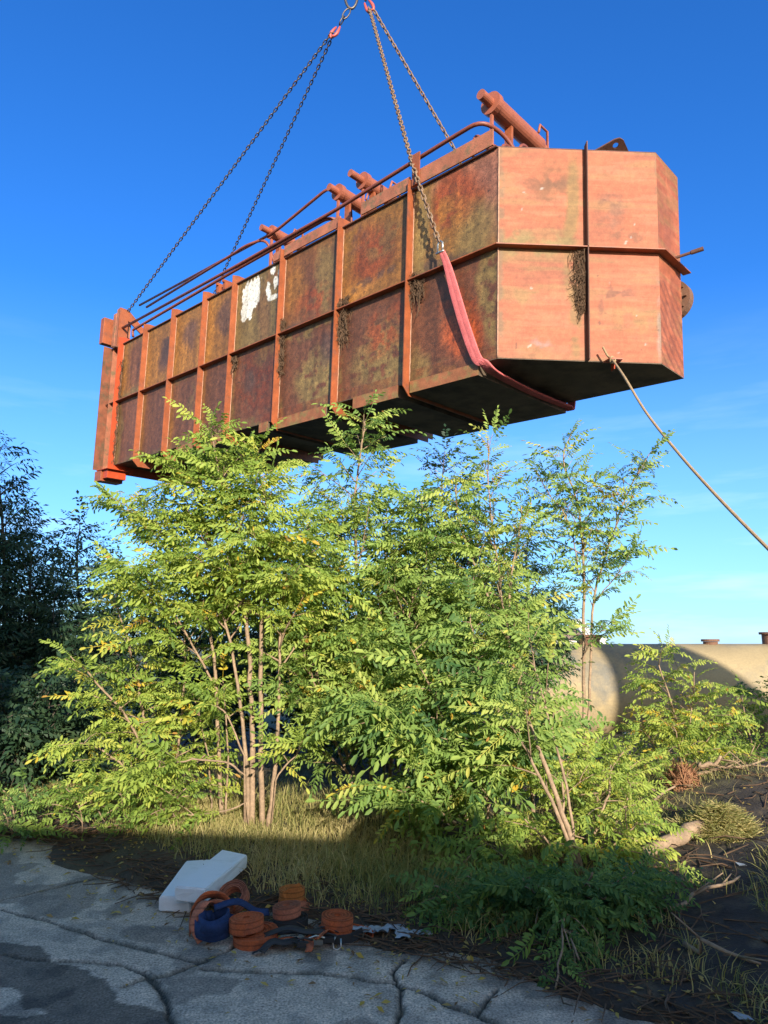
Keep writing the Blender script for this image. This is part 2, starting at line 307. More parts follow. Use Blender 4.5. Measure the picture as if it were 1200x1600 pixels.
    c = mixc(c, DRK, (1-sstep(.0, .10, np.where(up, v, 1)))*sstep(.4, .6, n1)*.7)
    c = mixc(c, SAL*.55, (np.abs(Hg-.2) < .008)*(Lg < 6)*.35)
    c = mixc(c, RED*.55, (Hg < .19)*(Lg < 6)*sstep(.35, .6, n2)*.55)
    c = mixc(c, np.array((.62, .40, .28)), ((u > .965)*(u < .983))*(bay < 8)*sstep(.32, .5, n2)*.0+(np.abs((Lg-edges[bay])-.012) < .012)*0.)
    c = mixc(mixc(c*.70, np.tile(np.array((.095, .045, .026)), (len(u), 1)), np.full(len(u), .22)), WHT*.85, wm*(.72+.28*sstep(.36, .5, st)))
    buckle = np.sin(np.pi*np.clip(u, 0, 1))*np.sin(np.pi*np.clip(v, 0, 1)); buckle = buckle*(.014*(fbm(Lg*.7, Hg*.7, 70.)+.2)+.012*(fbm(Lg*2.3, Hg*2.3, 71.)-.5))
    me = raw_mesh('side_plate', np.stack([Lg, -np.clip(buckle, 0, .025), Hg], 1), grid_faces(nx, ny)[:, ::-1], {'col': np.clip(c, .004, .9)}, smooth=True)
    return link('side_plate', me, M['side'], hull)
side_plate()
def paint_plate(name, p0, du, dv, n, kind):       # gridded plate with faded red primer, rust and algae stains
    lu, lv = np.linalg.norm(du), np.linalg.norm(dv); nx, ny = max(2, int(lu/.02)), int(lv/.02)
    u, v = [a.ravel() for a in np.meshgrid(np.linspace(0, 1, nx), np.linspace(0, 1, ny), indexing='ij')]
    P = np.array(p0)[None]+u[:, None]*np.array(du)[None]+v[:, None]*np.array(dv)[None]
    X, Y = u*lu, v*lv
    n1 = fbm(X*1.2, Y*1.2, 3.+n, 5); n2 = fbm(X*6, Y*6, 8.+n, 4); h1 = fbm(X*1.3, Y*11, 15.+n, 4); n3 = fbm(X*18, Y*18, 21.+n, 3)
    c = np.tile(np.array((.64, .185, .082)), (len(u), 1))
    c = mixc(c, np.array((.72, .26, .14)), sstep(.42, .6, h1)*.5)
    c = mixc(c, np.array((.50, .15, .075)), sstep(.5, .66, n1)*.7)
    c = mixc(c, np.array((.40, .26, .09)), sstep(.5, .64, h1*.6+n1*.4)*.45)
    def spot(cx, cy, rx, ry, col, k, soft=.5, tex=n2):
        nonlocal c
        d = np.sqrt(((u+.12*(n1-.5)-cx)/rx)**2+((v+.12*(n2-.5)-cy)/ry)**2); c = mixc(c, np.array(col), (1-sstep(1-soft, 1+soft*.4, d))*sstep(.3, .56, tex)*k)
    if kind == 'chamfer':
        spot(.34, .78, .13, .2, (.30, .13, .05), .7); spot(.30, .84, .2, .03, (.22, .1, .05), .6); spot(.46, .72, .05, .3, (.34, .22, .07), .8, tex=n1*0+1.)
        spot(.2, .545, .35, .07, (.36, .27, .10), .8); spot(.47, .25, .05, .3, (.36, .24, .08), .7); spot(.72, .72, .10, .09, (.33, .15, .09), .7); spot(.8, .6, .12, .03, (.3, .12, .06), .75)
        spot(.72, .34, .12, .02, (.33, .12, .07), .8); spot(.63, .25, .02, .1, (.33, .12, .07), .6); spot(.85, .20, .18, .08, (.46, .26, .09), .6); spot(.15, .3, .2, .03, (.45, .27, .1), .6)
        spot(.02, .5, .03, .6, (.36, .22, .12), .7); spot(.985, .2, .02, .2, (.5, .42, .36), .6); spot(.25, .07, .06, .02, (.4, .33, .32), .8)
        for _ in range(26): spot(rng.uniform(.03, .97), rng.uniform(.03, .97), rng.uniform(.004, .012), rng.uniform(.003, .012), ((.7, .6, .52), (.2, .08, .05))[rng.integers(2)], .8, .4, n1*0+1.)
    else:
        spot(.5, .3, .5, .3, (.45, .13, .06), .7); spot(.3, .7, .5, .2, (.5, .16, .09), .6)
        sl = sstep(.6, .75, np.sin((v*16+u*3)*6.28+6*n1)*.5+.5)*(v < .4)*.5; c = mixc(c, np.array((.25, .08, .05)), sl)
    c = c*.50*(.78+.44*n3)[:, None]
    hs2 = fbm(X*2.5, Y*42, 33.+n, 3); c = c*(.82+.36*hs2)[:, None]
    uu = np.where(u < .545, u/.545, (u-.545)/.455) if kind == 'chamfer' else u; vm = HMID/HH; vv = np.where(v < vm, v/vm, (v-vm)/(1-vm))
    gr = (1-sstep(0, .05, np.minimum(uu, 1-uu)))*sstep(.35, .6, n2)*.5+(1-sstep(0, .035, vv))*sstep(.35, .6, n1)*.5; c = mixc(c, np.array((.16, .09, .05)), np.clip(gr, 0, .7))
    bk = np.sin(np.pi*uu)*np.sin(np.pi*vv)*(.016*(fbm(X*.8, Y*.8, 81.+n)+.1)+.014*(fbm(X*2.2, Y*2.2, 82.+n)-.5))
    nn_ = np.cross(np.array(du), np.array(dv)); nn_ = nn_/np.linalg.norm(nn_); nn_ = nn_ if nn_ @ np.array([1, 1, 0]) > 0 else -nn_
    P = P+np.clip(bk, 0, .026)[:, None]*nn_[None]
    me = raw_mesh(name, P*np.array([1, -1, 1]), grid_faces(nx, ny), {'col': c}, smooth=True)
    return link(name, me, M['paint'], hull)
ch = paint_plate('chamfer_plate', (0, 0, 0), (-CC, CC, 0), (0, 0, HH), 0, 'chamfer')
ep = paint_plate('end_plate', (-CC, CC, 0), (0, WT-CC, 0), (0, 0, HH), 5, 'end')
m = MB(); plan = [(0, 0), (LEND, 0), (LEND, WT), (-CC, WT), (-CC, CC)]
ins = [(.05, .03), (LEND, .03), (LEND, WT), (-CC+.032, WT), (-CC+.032, CC+.016)]
m.prism([(a, b, 0) for a, b in ins], (0, 0, HH)); m.build('hull_shell', M['under'], hull, hull=True)
m = MB(); m.prism([(.003, .002, -.002), (LEND, .002, -.002), (LEND, WT, -.002), (-CC+.002, WT, -.002), (-CC+.002, CC+.002, -.002)], (0, 0, -.012)); m.build('bottom_plate', M['under'], hull, hull=True)
m = MB(); dk = [(.02, -.05), (LEND, -.05), (LEND, WT+.05), (-CC+.01, WT+.02), (-CC+.01, CC+.005), (.015, -.01)]
m.prism([(a, b, HH+.002) for a, b in dk], (0, 0, .022)); m.build('deck_plate', M['rustdark'], hull, hull=True)
# ring frames
def ring(L0, dep, th, mname, name='frame_rib', parent=hull):
    a, b = (-dep, -dep), (WT+dep, HH+dep); e = .004
    q = MB()
    q.prism([(L0-th/2, -dep, -.10), (L0-th/2, -e, -.245), (L0-th/2, -e, HH+.21), (L0-th/2, -dep, HH+.17)], (th, 0, 0)); q.box((L0-th/2, WT+e, -dep), (L0+th/2, WT+dep, HH+dep))
    q.box((L0-th/2, -e, -.245), (L0+th/2, WT+e, -e)); q.box((L0-th/2, -e, HH+.026), (L0+th/2, WT+e, HH+.21))
    return q.build(name, M[mname], parent, hull=True)
for i, l0 in enumerate(RIBS): ring(l0, .155 if i < 7 else .17, .018, 'rib' if i < 7 else 'redrib')
# mid rail, one plate per bay
ed = [0.]+RIBS+[LEND]
for i in range(9):
    a, b = ed[i]+(.0 if i == 0 else .012), ed[i+1]-.012; k = .13*math.tan(math.pi/8)
    q = MB()
    if i == 0: q.prism([(0, -.002, HMID), (b, -.002, HMID), (b, -.13, HMID), (-k, -.13, HMID)], (0, 0, .016))
    else: q.box((a, -.13, HMID), (b, -.002, HMID+.016))
    q.build('mid_rail', M['rib'] if i < 8 else M['rustdark'], hull, hull=True)
s2 = math.sqrt(.5); RU = .545            # chamfer rib position along the chamfer
def cp(t, out): return np.array([-CC*t-out*s2, CC*t-out*s2])
for t0, t1 in ((0., RU-.004), (RU+.004, 1.)):
    k0 = .13*math.tan(math.pi/8)/(CC*math.sqrt(2)); a0 = t0-(k0 if t0 == 0 else 0); a1 = t1+(k0 if t1 == 1 else 0)
    q = MB(); q.prism([(*cp(t0, .002), HMID), (*cp(t1, .002), HMID), (*cp(a1, .13), HMID), (*cp(a0, .13), HMID)], (0, 0, .016)); q.build('mid_rail', M['rib'], hull, hull=True)
q = MB(); k = .13*math.tan(math.pi/8); q.prism([(-CC-.002, CC, HMID), (-CC-.002, WT+.1, HMID), (-CC-.13, WT+.1, HMID), (-CC-.13, CC-k, HMID)], (0, 0, .016)); q.build('mid_rail', M['rib'], hull, hull=True)
q = MB(); d_ = np.array([-s2, s2])*.008
for z0, z1 in ((-.02, HMID-.003), (HMID+.019, HH+.07)):
    A_, B_ = cp(RU, .001), cp(RU, .135); q.prism([(*(A_-d_), z0), (*(B_-d_), z0), (*(B_-d_), z1), (*(A_-d_), z1)], (*(2*d_), 0))
q.build('chamfer_rib', M['rustdark'], hull, hull=True)
# weld beads where the ribs meet the side
for i, l0 in enumerate(RIBS):
    q = MB(); zs = np.linspace(.0, HH, 40)
    q.tube([(l0-.014+.003*math.sin(z*31), -.004, z) for z in zs], [.007+.003*random.random() for _ in zs], 5); q.build('weld_bead', M['weld'], hull, smooth=True, hull=True)
q = MB(); q.tube([(-.002, -.002, z) for z in np.linspace(0, HH, 30)], [.009+.004*random.random() for _ in range(30)], 6); q.build('corner_weld', M['weld'], hull, smooth=True, hull=True)
# boxes under the hull
LB = {}
def under(l0, l1, dep, w0=-.004, w1=WT+.004):
    q = MB(); q.box((l0, w0, -dep), (l1, w1, -.017)); return q.build('keel_box', M['under'], hull, hull=True)
def skirt(l0, l1, dep):
    q = MB(); q.box((l0+.002, -.016, -dep), (l1-.002, -.006, .0)); return q.build('skirt_plate', M['rib_sk'], hull, hull=True)
M['rib_sk'] = mat('skirt_rust', (.26, .095, .04), rough=.65, var=.35, vscale=5, fine=.3, col2=(.20, .14, .05), c2pos=(.48, .62), c2scale=3, bump=.2)
for l0, l1, dep in ((hp(748, 585)[0], RIBS[0]-.03, .20), (hp(622, 640)[0], hp(551, 655)[0], .22), (hp(509, 660)[0], RIBS[2]-.03, .22), (hp(418, 680)[0], hp(404, 690)[0], .20), (7.3, 8.1, .2), (8.6, 9.4, .2)):
    under(l0, l1, dep); skirt(l0, l1, dep)
# far end: seal flanges, head and foot
for l0, o_, m_ in ((13.16, .15, 'coam'), (LEND+.03, .30, 'flange')):
    q = MB(); q.box((l0-.012, -o_, -.12), (l0+.012, -.004, HH+.02)); q.build('end_flange', M[m_], hull, hull=True)
q = MB(); q.box((13.175, -.05, -.10), (LEND, -.003, HH-.02)); q.build('seal_strip', M['rustdark'], hull, hull=True)
for z in np.linspace(.1, HH-.1, 22):
    q = MB(); q.tube([(13.29, -.051, z), (13.29, -.075, z)], .014, 6); q.build('seal_bolt', M['coam'], hull, hull=True)
hT = hp(189, 482, -.1)[2]
q = MB(); q.box((13.12, -.16, HH+.0), (13.30, .3, hT-.12)); q.build('head_post', M['coam'], hull, bevel=.01, hull=True)
q = MB(); q.box((13.44, -.36, HH+.12), (13.66, .15, hT-.22)); q.build('head_block', M['rib'], hull, bevel=.01, hull=True)
q = MB(); q.prism([(12.93, -.15, HH-.05), (12.93, .12, HH-.05), (12.93, .12, hT-.32), (12.93, 1.15, HH+.12), (12.93, 1.15, HH+.26), (12.93, .1, hT), (12.93, -.15, hT)], (.04, 0, 0)); q.build('head_bracket', M['rib'], hull, hull=True)
q = MB(); q.box((12.95, -.15, HH-.05), (13.10, -.13, hT-.02)); q.build('head_bracket', M['coam'], hull, hull=True)
q = MB(); q.box((12.90, -.20, HH-.09), (13.12, .1, HH-.06)); q.build('head_shelf', M['rustdark'], hull, hull=True)
q = MB(); q.box((12.74, -.19, -.40), (13.0, .35, -.18)); q.box((12.62, -.26, -.17), (13.3, .4, -.155)); q.build('foot_block', M['redrib'], hull, bevel=.006, hull=True)
q = MB(); q.box((13.03, -.24, -.46), (13.42, .4, -.175)); q.build('foot_block', M['rib'], hull, bevel=.006, hull=True)
# coaming plates on the deck edge
def coaming(l0, l1, z0, z1, slope=0.):
    q = MB(); q.prism([(l0, -.085, z0), (l1, -.085, z0), (l1, -.085, z1), (l0+slope, -.085, z1)], (0, .03, 0)); return q.build('coaming_plate', M['coam'], hull, bevel=.004, hull=True)
coaming(.06, RIBS[0]-.02, HH+.03, HH+.31, .0); coaming(RIBS[0]+.03, 3.05, HH+.03, HH+.27, .0); coaming(RIBS[1]+.03, RIBS[2]-.03, HH+.03, HH+.25); coaming(RIBS[2]+.03, 5.75, HH+.03, HH+.22)
q = MB(); q.box((RIBS[0]-.22, -.12, HH+.03), (RIBS[0]-.05, -.1, HH+.62)); q.build('pipe_post', M['rib'], hull, hull=True)
# pipes
def pip(pix, wv, r, name='deck_pipe', tail=None):
    pts = [hp(x, y, wv) for x, y in pix]
    if tail: pts = pts+tail(pts[-1])
    # round the corners
    out = [pts[0]]
    for i in range(1, len(pts)-1):
        a, b, c_ = pts[i-1], pts[i], pts[i+1]; da = np.linalg.norm(b-a); dc = np.linalg.norm(c_-b); k = min(.28, da*.45, dc*.45)
        p0 = b+(a-b)/da*k; p1 = b+(c_-b)/dc*k
        out += [(1-t)**2*p0+2*t*(1-t)*b+t*t*p1 for t in np.linspace(0, 1, 6)]
    out.append(pts[-1]); q = MB(); q.tube(out, r, 10); return q.build(name, M['pipe'], hull, smooth=True, hull=True)
down = lambda p: [p+np.array([-.05, .55, .0]), np.array([p[0]-.05, p[1]+.75, HH])]
pip([(189, 514), (365, 418), (520, 331), (700, 219), (752, 188)], -.03, .036, tail=lambda p: [p+np.array([-.1, .5, -.02]), np.array([p[0]-.3, p[1]+1.0, HH])])
pip([(208, 526), (207, 516), (365, 424), (516, 338)], .02, .036, tail=down)
pip([(218, 477), (430, 362), (516, 291)], .75, .033, tail=down)
pip([(229, 480), (366, 396), (385, 383)], .55, .033, tail=lambda p: [p+np.array([-.55, .2, .06]), np.array([p[0]-.75, p[1]+.7, HH])])
for x, y in ((357, 424), (368, 400)):
    a = hp(x, y, .2); q = MB(); q.box((a[0]-.05, -.06, HH+.026), (a[0]+.05, .5, HH+.20)); q.box((a[0]-.03, -.1, HH+.2), (a[0]+.03, .6, HH+.26)); q.build('pipe_clamp', M['rib'], hull, hull=True)
# vertical stubs and hoops next to the big cylinder
def hoop(l0, w0, w1, hgt, r=.022):
    q = MB(); th = np.linspace(0, math.pi, 9)
    pts = [(l0, w0, HH)]+[(l0, (w0+w1)/2-(w1-w0)/2*math.cos(t), HH+hgt-(w1-w0)/2+(w1-w0)/2*math.sin(t)) for t in th]+[(l0, w1, HH)]
    q.tube(pts, r, 8); return q.build('pipe_hoop', M['pipe'], hull, smooth=True, hull=True)
hoop(.58, .1, .5, .62); hoop(.40, .3, .65, .45, .03); hoop(.20, .35, .75, .40, .03); hoop(-.05, .5, .85, .35, .03)
# transverse cylinders
def cylinder(pxs, wv, r, ln, rod_r, rod_l):
    a = hp(*pxs, wv); l0, h0 = a[0], a[2]
    q = MB(); q.tube([(l0, wv+rod_l, h0), (l0, wv+rod_l+ln, h0-.02)], r, 24); q.tube([(l0, wv+rod_l+ln, h0-.02), (l0, wv+rod_l+ln+.9, h0-.03)], r*.72, 20); c_ = q.build('ram_cylinder', M['cyl'], hull, hull=True)
    q = MB(); q.tube([(l0, wv, h0), (l0, wv+rod_l+.05, h0)], rod_r, 18); q.build('ram_rod', M['cyl'], c_, hull=True)
    q = MB(); q.tube([(l0, wv+rod_l-.05, h0), (l0, wv+rod_l+.06, h0)], r*1.18, 22); q.box((l0-.02, wv+rod_l-.03, HH+.026), (l0+.02, wv+rod_l+.03, h0-r)); q.build('ram_gland', M['cyl'], c_, hull=True)
    for wk in (wv+rod_l+ln*.35, wv+rod_l+ln*.95):
        q = MB(); q.box((l0-.07, wk-.03, HH+.026), (l0+.07, wk+.03, h0-r*.7)); q.build('saddle', M['rib'], c_, hull=True)
    q = MB(); k = wv+rod_l+ln*.9
    q.tube([(l0-.1, k, h0+r*.9), (l0-.1, k+.05, h0+r+.16), (l0-.1, k+.3, h0+r+.16), (l0-.1, k+.34, HH+.02)], .025, 8); q.build('bleed_pipe', M['cyl'], c_, smooth=True, hull=True)
cylinder((751, 147), .15, .165, 1.45, .085, .32)
cylinder((547, 270), .3, .15, .75, .075, .38); cylinder((514, 292), .5, .15, .8, .08, .28); cylinder((408, 355), .5, .14, .6, .075, .32)
# lug on top of the chamfer, rod and disc on the end
def pl3(px): return hp(px[0], px[1], .95)
q = MB(); base = cp(RU, 0); al = np.array([-s2, s2]); inw = np.array([s2, s2])
def lugp(x, y, k=0.): p = base+al*x+inw*(.16-.86*y+.5*k); return np.array([p[0], p[1], HH+.03+.5*y+.86*k])
prof_ = [(.08, .0), (.30, .15), (.46, .26), (.53, .285), (.60, .26), (.70, .13), (.80, .0), (.62, -.02), (.44, -.03), (.26, -.02)]
hole = [(.50+.045*math.cos(t), .17+.045*math.sin(t)) for t in np.linspace(math.pi, -math.pi, 10, endpoint=False)]
def resample(P_, n):
    P_ = np.array(P_+[P_[0]]); s_ = np.concatenate([[0], np.cumsum(np.hypot(*(P_[1:]-P_[:-1]).T))]); t_ = np.linspace(0, s_[-1], n, endpoint=False); return np.stack([np.interp(t_, s_, P_[:, 0]), np.interp(t_, s_, P_[:, 1])], 1)
outer = resample(prof_, 40); ang_ = np.arctan2(outer[:, 1]-.17, outer[:, 0]-.50); inner = np.stack([.50+.045*np.cos(ang_), .17+.045*np.sin(ang_)], 1); N_ = 40
V_ = [lugp(*p, k) for k in (0, .035) for lp in (outer, inner) for p in lp]; Fq = []
for k in range(N_):
    n_ = (k+1) % N_; Fq += [(k, N_+k, N_+n_, n_), (2*N_+k, 2*N_+n_, 3*N_+n_, 3*N_+k), (k, n_, 2*N_+n_, 2*N_+k), (N_+k, 3*N_+k, 3*N_+n_, N_+n_)]
q.add(V_, Fq); q.build('lifting_lug', M['rustdark'], hull, hull=True)
q = MB(); p1, p2 = base+al*.42+inw*.10, base+al*.66+inw*.10; q.prism([(*p1, HH+.025), (*p2, HH+.025), (*(p2-al*.04), HH+.10), (*(p1+al*.04), HH+.10)], (*(inw*.12), 0)); q.build('lug_base', M['coam'], hull, hull=True)
a = np.array([-CC-.02, CC+.35, HMID+.03]); q = MB(); q.tube([a, a+np.array([-.30, .10, .055])], .024, 10); q.tube([a+np.array([-.30, .10, .055]), a+np.array([-.47, .157, .086])], .035, 10); q.build('locking_pin', M['rustdark'], hull, hull=True)
q = MB(); q.tube([(-1.52, WT+.003, 1.42), (-1.52, WT+.10, 1.42)], .22, 24); q.tube([(-1.52, WT+.10, 1.42), (-1.52, WT+.26, 1.42)], .34, 32)
for k in range(10): a = k*math.pi/5; q.tube([(-1.52+.28*math.cos(a), WT+.05, 1.42+.28*math.sin(a)), (-1.52+.28*math.cos(a), WT+.30, 1.42+.28*math.sin(a))], .022, 6)
q.build('blank_flange', M['tankrust'], hull, hull=True)
e_ = cp(.66, .0); q = MB(); q.prism([(*cp(.64, -.02), -.02), (*cp(.74, -.02), -.02), (*cp(.74, .16), -.02), (*cp(.66, .17), -.02)], (0, 0, .015)); q.prism([(*cp(.70, -.02), -.021), (*cp(.70, .14), -.021), (*cp(.70, .10), -.15), (*cp(.70, -.02), -.15)], (.012, -.012, 0)); q.build('rope_eye', M['redrib'], hull, hull=True)
# dead creeper caught on the ribs
def vine(l0, z0, z1, n, spread, face='side', name='dead_creeper'):
    q = MB()
    for _ in range(n):
        z = random.uniform(z0, z1); x = random.uniform(0, spread); o_ = random.uniform(.004, .05); pts = []
        p = np.array([x, o_, z])
        for k in range(4):
            pts.append(p.copy()); p = p+np.array([random.gauss(0, .045), random.gauss(0, .022), random.gauss(-.015, .075)]); p[1] = abs(p[1]); p[0] = max(p[0], .01); p[2] = min(p[2], z1+.01)
        if face == 'side': pp = [(l0-x_[0], -x_[1]-.003, x_[2]) for x_ in pts]
        else: pp = [(*cp(RU-.012-x_[0]/2.47, x_[1]+.003), x_[2]) for x_ in pts]
        q.tube(pp, [.005, .006, .005, .003], 4)
    return q.build(name, M['vine'], hull, hull=True)
vine(0, .85, HMID-.02, 330, .10, 'ch'); vine(RIBS[1], 1.2, 1.72, 160, .22); vine(RIBS[0], 1.45, 1.74, 110, .3); vine(RIBS[2], .95, 1.73, 150, .1); vine(RIBS[1], 1.78, 2.0, 90, .25); vine(RIBS[3], 1.5, 1.74, 60, .2); vine(RIBS[7], .1, 3., 150, .06); vine(RIBS[0]-.02, 1.78, 1.9, 50, .2); vine(RIBS[2], 1.78, 2.1, 50, .1)

# ------------------------------------------------------------------ rigging
def hl(q): return hw(q[0], q[1], q[2])
RY = 14.25
ringP = at_y(549, -14, RY)
def chain(pts, name, m, label, pitch=.095, wr=.0135, lw=.046):
    P = [np.array(p, float) for p in pts]; base = P[0].copy()
    seg = [np.linalg.norm(P[i+1]-P[i]) for i in range(len(P)-1)]; tot = sum(seg); n = int(tot/pitch)
    NS, NT = 10, 5
    V = []; Q = []; s_ = np.cumsum([0]+seg)
    for k in range(n):
        d = (k+.5)*pitch; i = min(np.searchsorted(s_, d, 'right')-1, len(seg)-1); t = (P[i+1]-P[i])/seg[i]; c_ = P[i]+t*(d-s_[i])
        u = np.cross(t, [.3, .2, 1]); u /= np.linalg.norm(u); b = np.cross(t, u)
        if k % 2: u, b = b, u
        ce = []
        hl_ = pitch*.5+wr-.001; ex = hl_-lw*.62
        for j in range(NS):
            a = 2*math.pi*j/NS; ce.append(c_+t*(math.cos(a)*lw*.62+(ex if math.cos(a) > 0 else -ex))+u*math.sin(a)*lw*.62)
        ce = np.array(ce); off = len(V)
        for j in range(NS):
            tg = ce[(j+1) % NS]-ce[j-1]; tg /= np.linalg.norm(tg); nn = np.cross(b, tg)
            for l_ in range(NT):
                a = 2*math.pi*l_/NT; V.append(ce[j]+wr*(math.cos(a)*b+math.sin(a)*nn)-base)
        for j in range(NS):
            for l_ in range(NT): Q.append((off+j*NT+l_, off+((j+1) % NS)*NT+l_, off+((j+1) % NS)*NT+(l_+1) % NT, off+j*NT+(l_+1) % NT))
    o = link(name, raw_mesh(name, V, Q, smooth=True), m); o.location = base
    return tag(o, label, 'chain', 'lifting chains on the hull')
def oval(q, c_, t, u, a, b, r, n=20):
    pts = [c_+t*math.cos(2*math.pi*k/n)*a+u*math.sin(2*math.pi*k/n)*b for k in range(n+1)]; return q.tube(pts, r, 8, caps=False)
X, Yv, Zv = np.eye(3)
mr_ = at_y(549, -12, RY)
q = MB(); oval(q, np.zeros(3), Zv, X, .46, .16, .032, 28); ml = q.build('lifting_ring', M['steel'], smooth=True); ml.location = mr_
tag(ml, 'dark steel oval lifting ring at the top edge gathering the chains', 'lifting ring')
hubL, hubR = at_y(522, 52, RY), at_y(578, 12, RY)
def hookset(hub, top, label, name):
    r_ = empty(name, hub, label, 'chain hook', 'red chain hooks below the lifting ring')
    q = MB(); d = top-hub; ln = np.linalg.norm(d); d /= ln; u = np.cross(d, Yv); u /= np.linalg.norm(u)
    oval(q, d*ln*.75, d, u, .16, .07, .018, 14); oval(q, d*ln*.48, d, Yv, .13, .06, .016, 14); q.build('connecting_link', M['steel'], r_, smooth=True)
    for s_ in (-1, 1):
        q = MB(); c_ = u*.05*s_+Yv*.03*s_
        q.tube([c_+d*.20, c_+d*.10+u*.02*s_, c_+d*.0+u*.03*s_, c_-d*.08+u*.01*s_, c_-d*.12-u*.03*s_, c_-d*.08-u*.06*s_], [.02, .034, .042, .036, .028, .012], 8); q.build('hook', M['hook'], r_, smooth=True)
    return r_
hookset(hubL, mr_+np.array([-.02, 0, -.42]), 'red hook pair under the lifting ring, on the left chain legs', 'chain_hook')
hookset(hubR, mr_+np.array([.14, 0, .22]), 'red hook pair beside the lifting ring, on the right chain legs', 'chain_hook')
eFarNear = hw(12.88, .3, HH+.45)
eFarFar = hl(hp(322, 478, 2.3))
chain([hubL-X*.06, hw(12.95, .08, hT-.06)], 'lifting_chain', M['steel'], 'long dark chain running down to the far left corner of the pontoon')
chain([hubL, hl(hp(346, 432, 2.2)), hl(hp(318, 500, 2.2))], 'lifting_chain', M['steel'], 'dark chain passing behind the deck pipes at the pontoon middle')
shp = hp(688, 384, -.20); wayp = hp(646, 262, -.14)
chain([hubR-X*.02, hl(wayp), hl(shp)], 'lifting_chain', M['chainrust'], 'rusty chain hanging down in front of the side, hooked to the pink sling', pitch=.11, wr=.0155, lw=.052)
chain([hubR+X*.06, hl(hp(713, 238, 2.75)), hl(hp(765, 370, 2.75))], 'lifting_chain', M['chainrust'], 'rusty chain dropping behind the pontoon top near the big red ram', pitch=.11, wr=.0155, lw=.052)
# sling
sl = empty('round_sling', hl(shp), 'faded pink webbing sling looped under the near end of the pontoon', 'sling')
mr2 = hp(699, 415, -.165); b1 = hp(757, 588, -.05)
base = hl(shp)
b1 = np.array([b1[0], -.05, -.06]); b2 = hp(892, 634, WT+.04)
shp2 = hp(690, 392, -.19)
mid_ = hp(728, 515, -.10)
b2 = np.array([b2[0], WT+.06, -.04])
pathh = [shp2, mr2, hp(712, 462, -.145), mid_, hp(745, 560, -.07), b1, b1+np.array([-.03, .10, -.07])]+[b1*(1-t)+b2*t+np.array([0, 0, -.06-.05*math.sin(t*3.14)]) for t in np.linspace(.1, .95, 9)]+[b2, b2+np.array([-.02, .05, 1.2]), b2+np.array([.1, .1, 2.0])]
def smooth_path(P, k=4):
    P = np.array(P); o = []
    for i in range(len(P)-1):
        p0, p1, p2, p3 = P[max(i-1, 0)], P[i], P[i+1], P[min(i+2, len(P)-1)]
        for t in np.linspace(0, 1, k, endpoint=False): o.append(.5*((2*p1)+(-p0+p2)*t+(2*p0-5*p1+4*p2-p3)*t*t+(-p0+3*p1-3*p2+p3)*t**3))
    o.append(P[-1]); return o
for off, nm in ((-1, 'sling_leg'), (1, 'sling_leg')):
    q = MB(); pw = []
    for i, p in enumerate(smooth_path(pathh, 5)):
        t = i/(5*(len(pathh)-1)); sp_ = .045*math.sin(min(1, t*3.2)*math.pi)**.7 if t*3.2 < 1 else .0
        sp_ = max(sp_, .028)
        pw.append(hl(p+np.array([-off*sp_, 0, 0]))-base)
    ww = [.052+.05*min(1, i/9) for i in range(len(pw))]
    q.band(pw, ww, [HM@np.array([1, 0, 0])]*len(pw), .034); o = q.build(nm, M['sling'], sl, bevel=.012, smooth=True)
q = MB(); q.tube([hl(shp+np.array([.05, 0, -.12]))-base, hl(shp+np.array([.05, 0, .04]))-base, hl(shp+np.array([0, 0, .09]))-base, hl(shp+np.array([-.05, 0, .04]))-base, hl(shp+np.array([-.05, 0, -.12]))-base], .018, 8); q.tube([hl(shp+np.array([.08, 0, -.11]))-base, hl(shp+np.array([-.08, 0, -.11]))-base], .02, 8); q.build('shackle', M['zinc'], sl, smooth=True)
# tag line
rp = [hp(944, 538, -.3), None]
P0 = hw(*[*cp(.68, .14), -.03]); T0 = hw(*[*cp(.62, .16), .16])
ends = [(T0, 0)]
rpath = [T0, hw(*[*cp(.65, .15), .03]), P0]+[at_y(x, y, Y) for x, y, Y in ((975, 588, 8.6), (1010, 645, 8.0), (1060, 708, 7.3), (1120, 775, 6.6), (1200, 857, 5.9), (1330, 985, 5.0), (1480, 1120, 4.2))]
base = rpath[0]; q = MB(); sp_ = smooth_path(rpath, 8); q.tube([p-base for p in sp_], .016, 8)
rt = q.build('tag_rope', M['rope'], smooth=True); rt.location = base; tag(rt, 'tan tag rope slanting from the pontoon bottom to the right edge', 'rope')
q = MB(); k_ = P0-base+np.array([0, -.01, 0])
q.tube([k_+.035*np.array([math.cos(a), .6*math.sin(2*a), math.sin(a)*1.3]) for a in np.linspace(0, 4*math.pi, 30)], .015, 7); q.build('knot', M['rope'], rt, smooth=True)
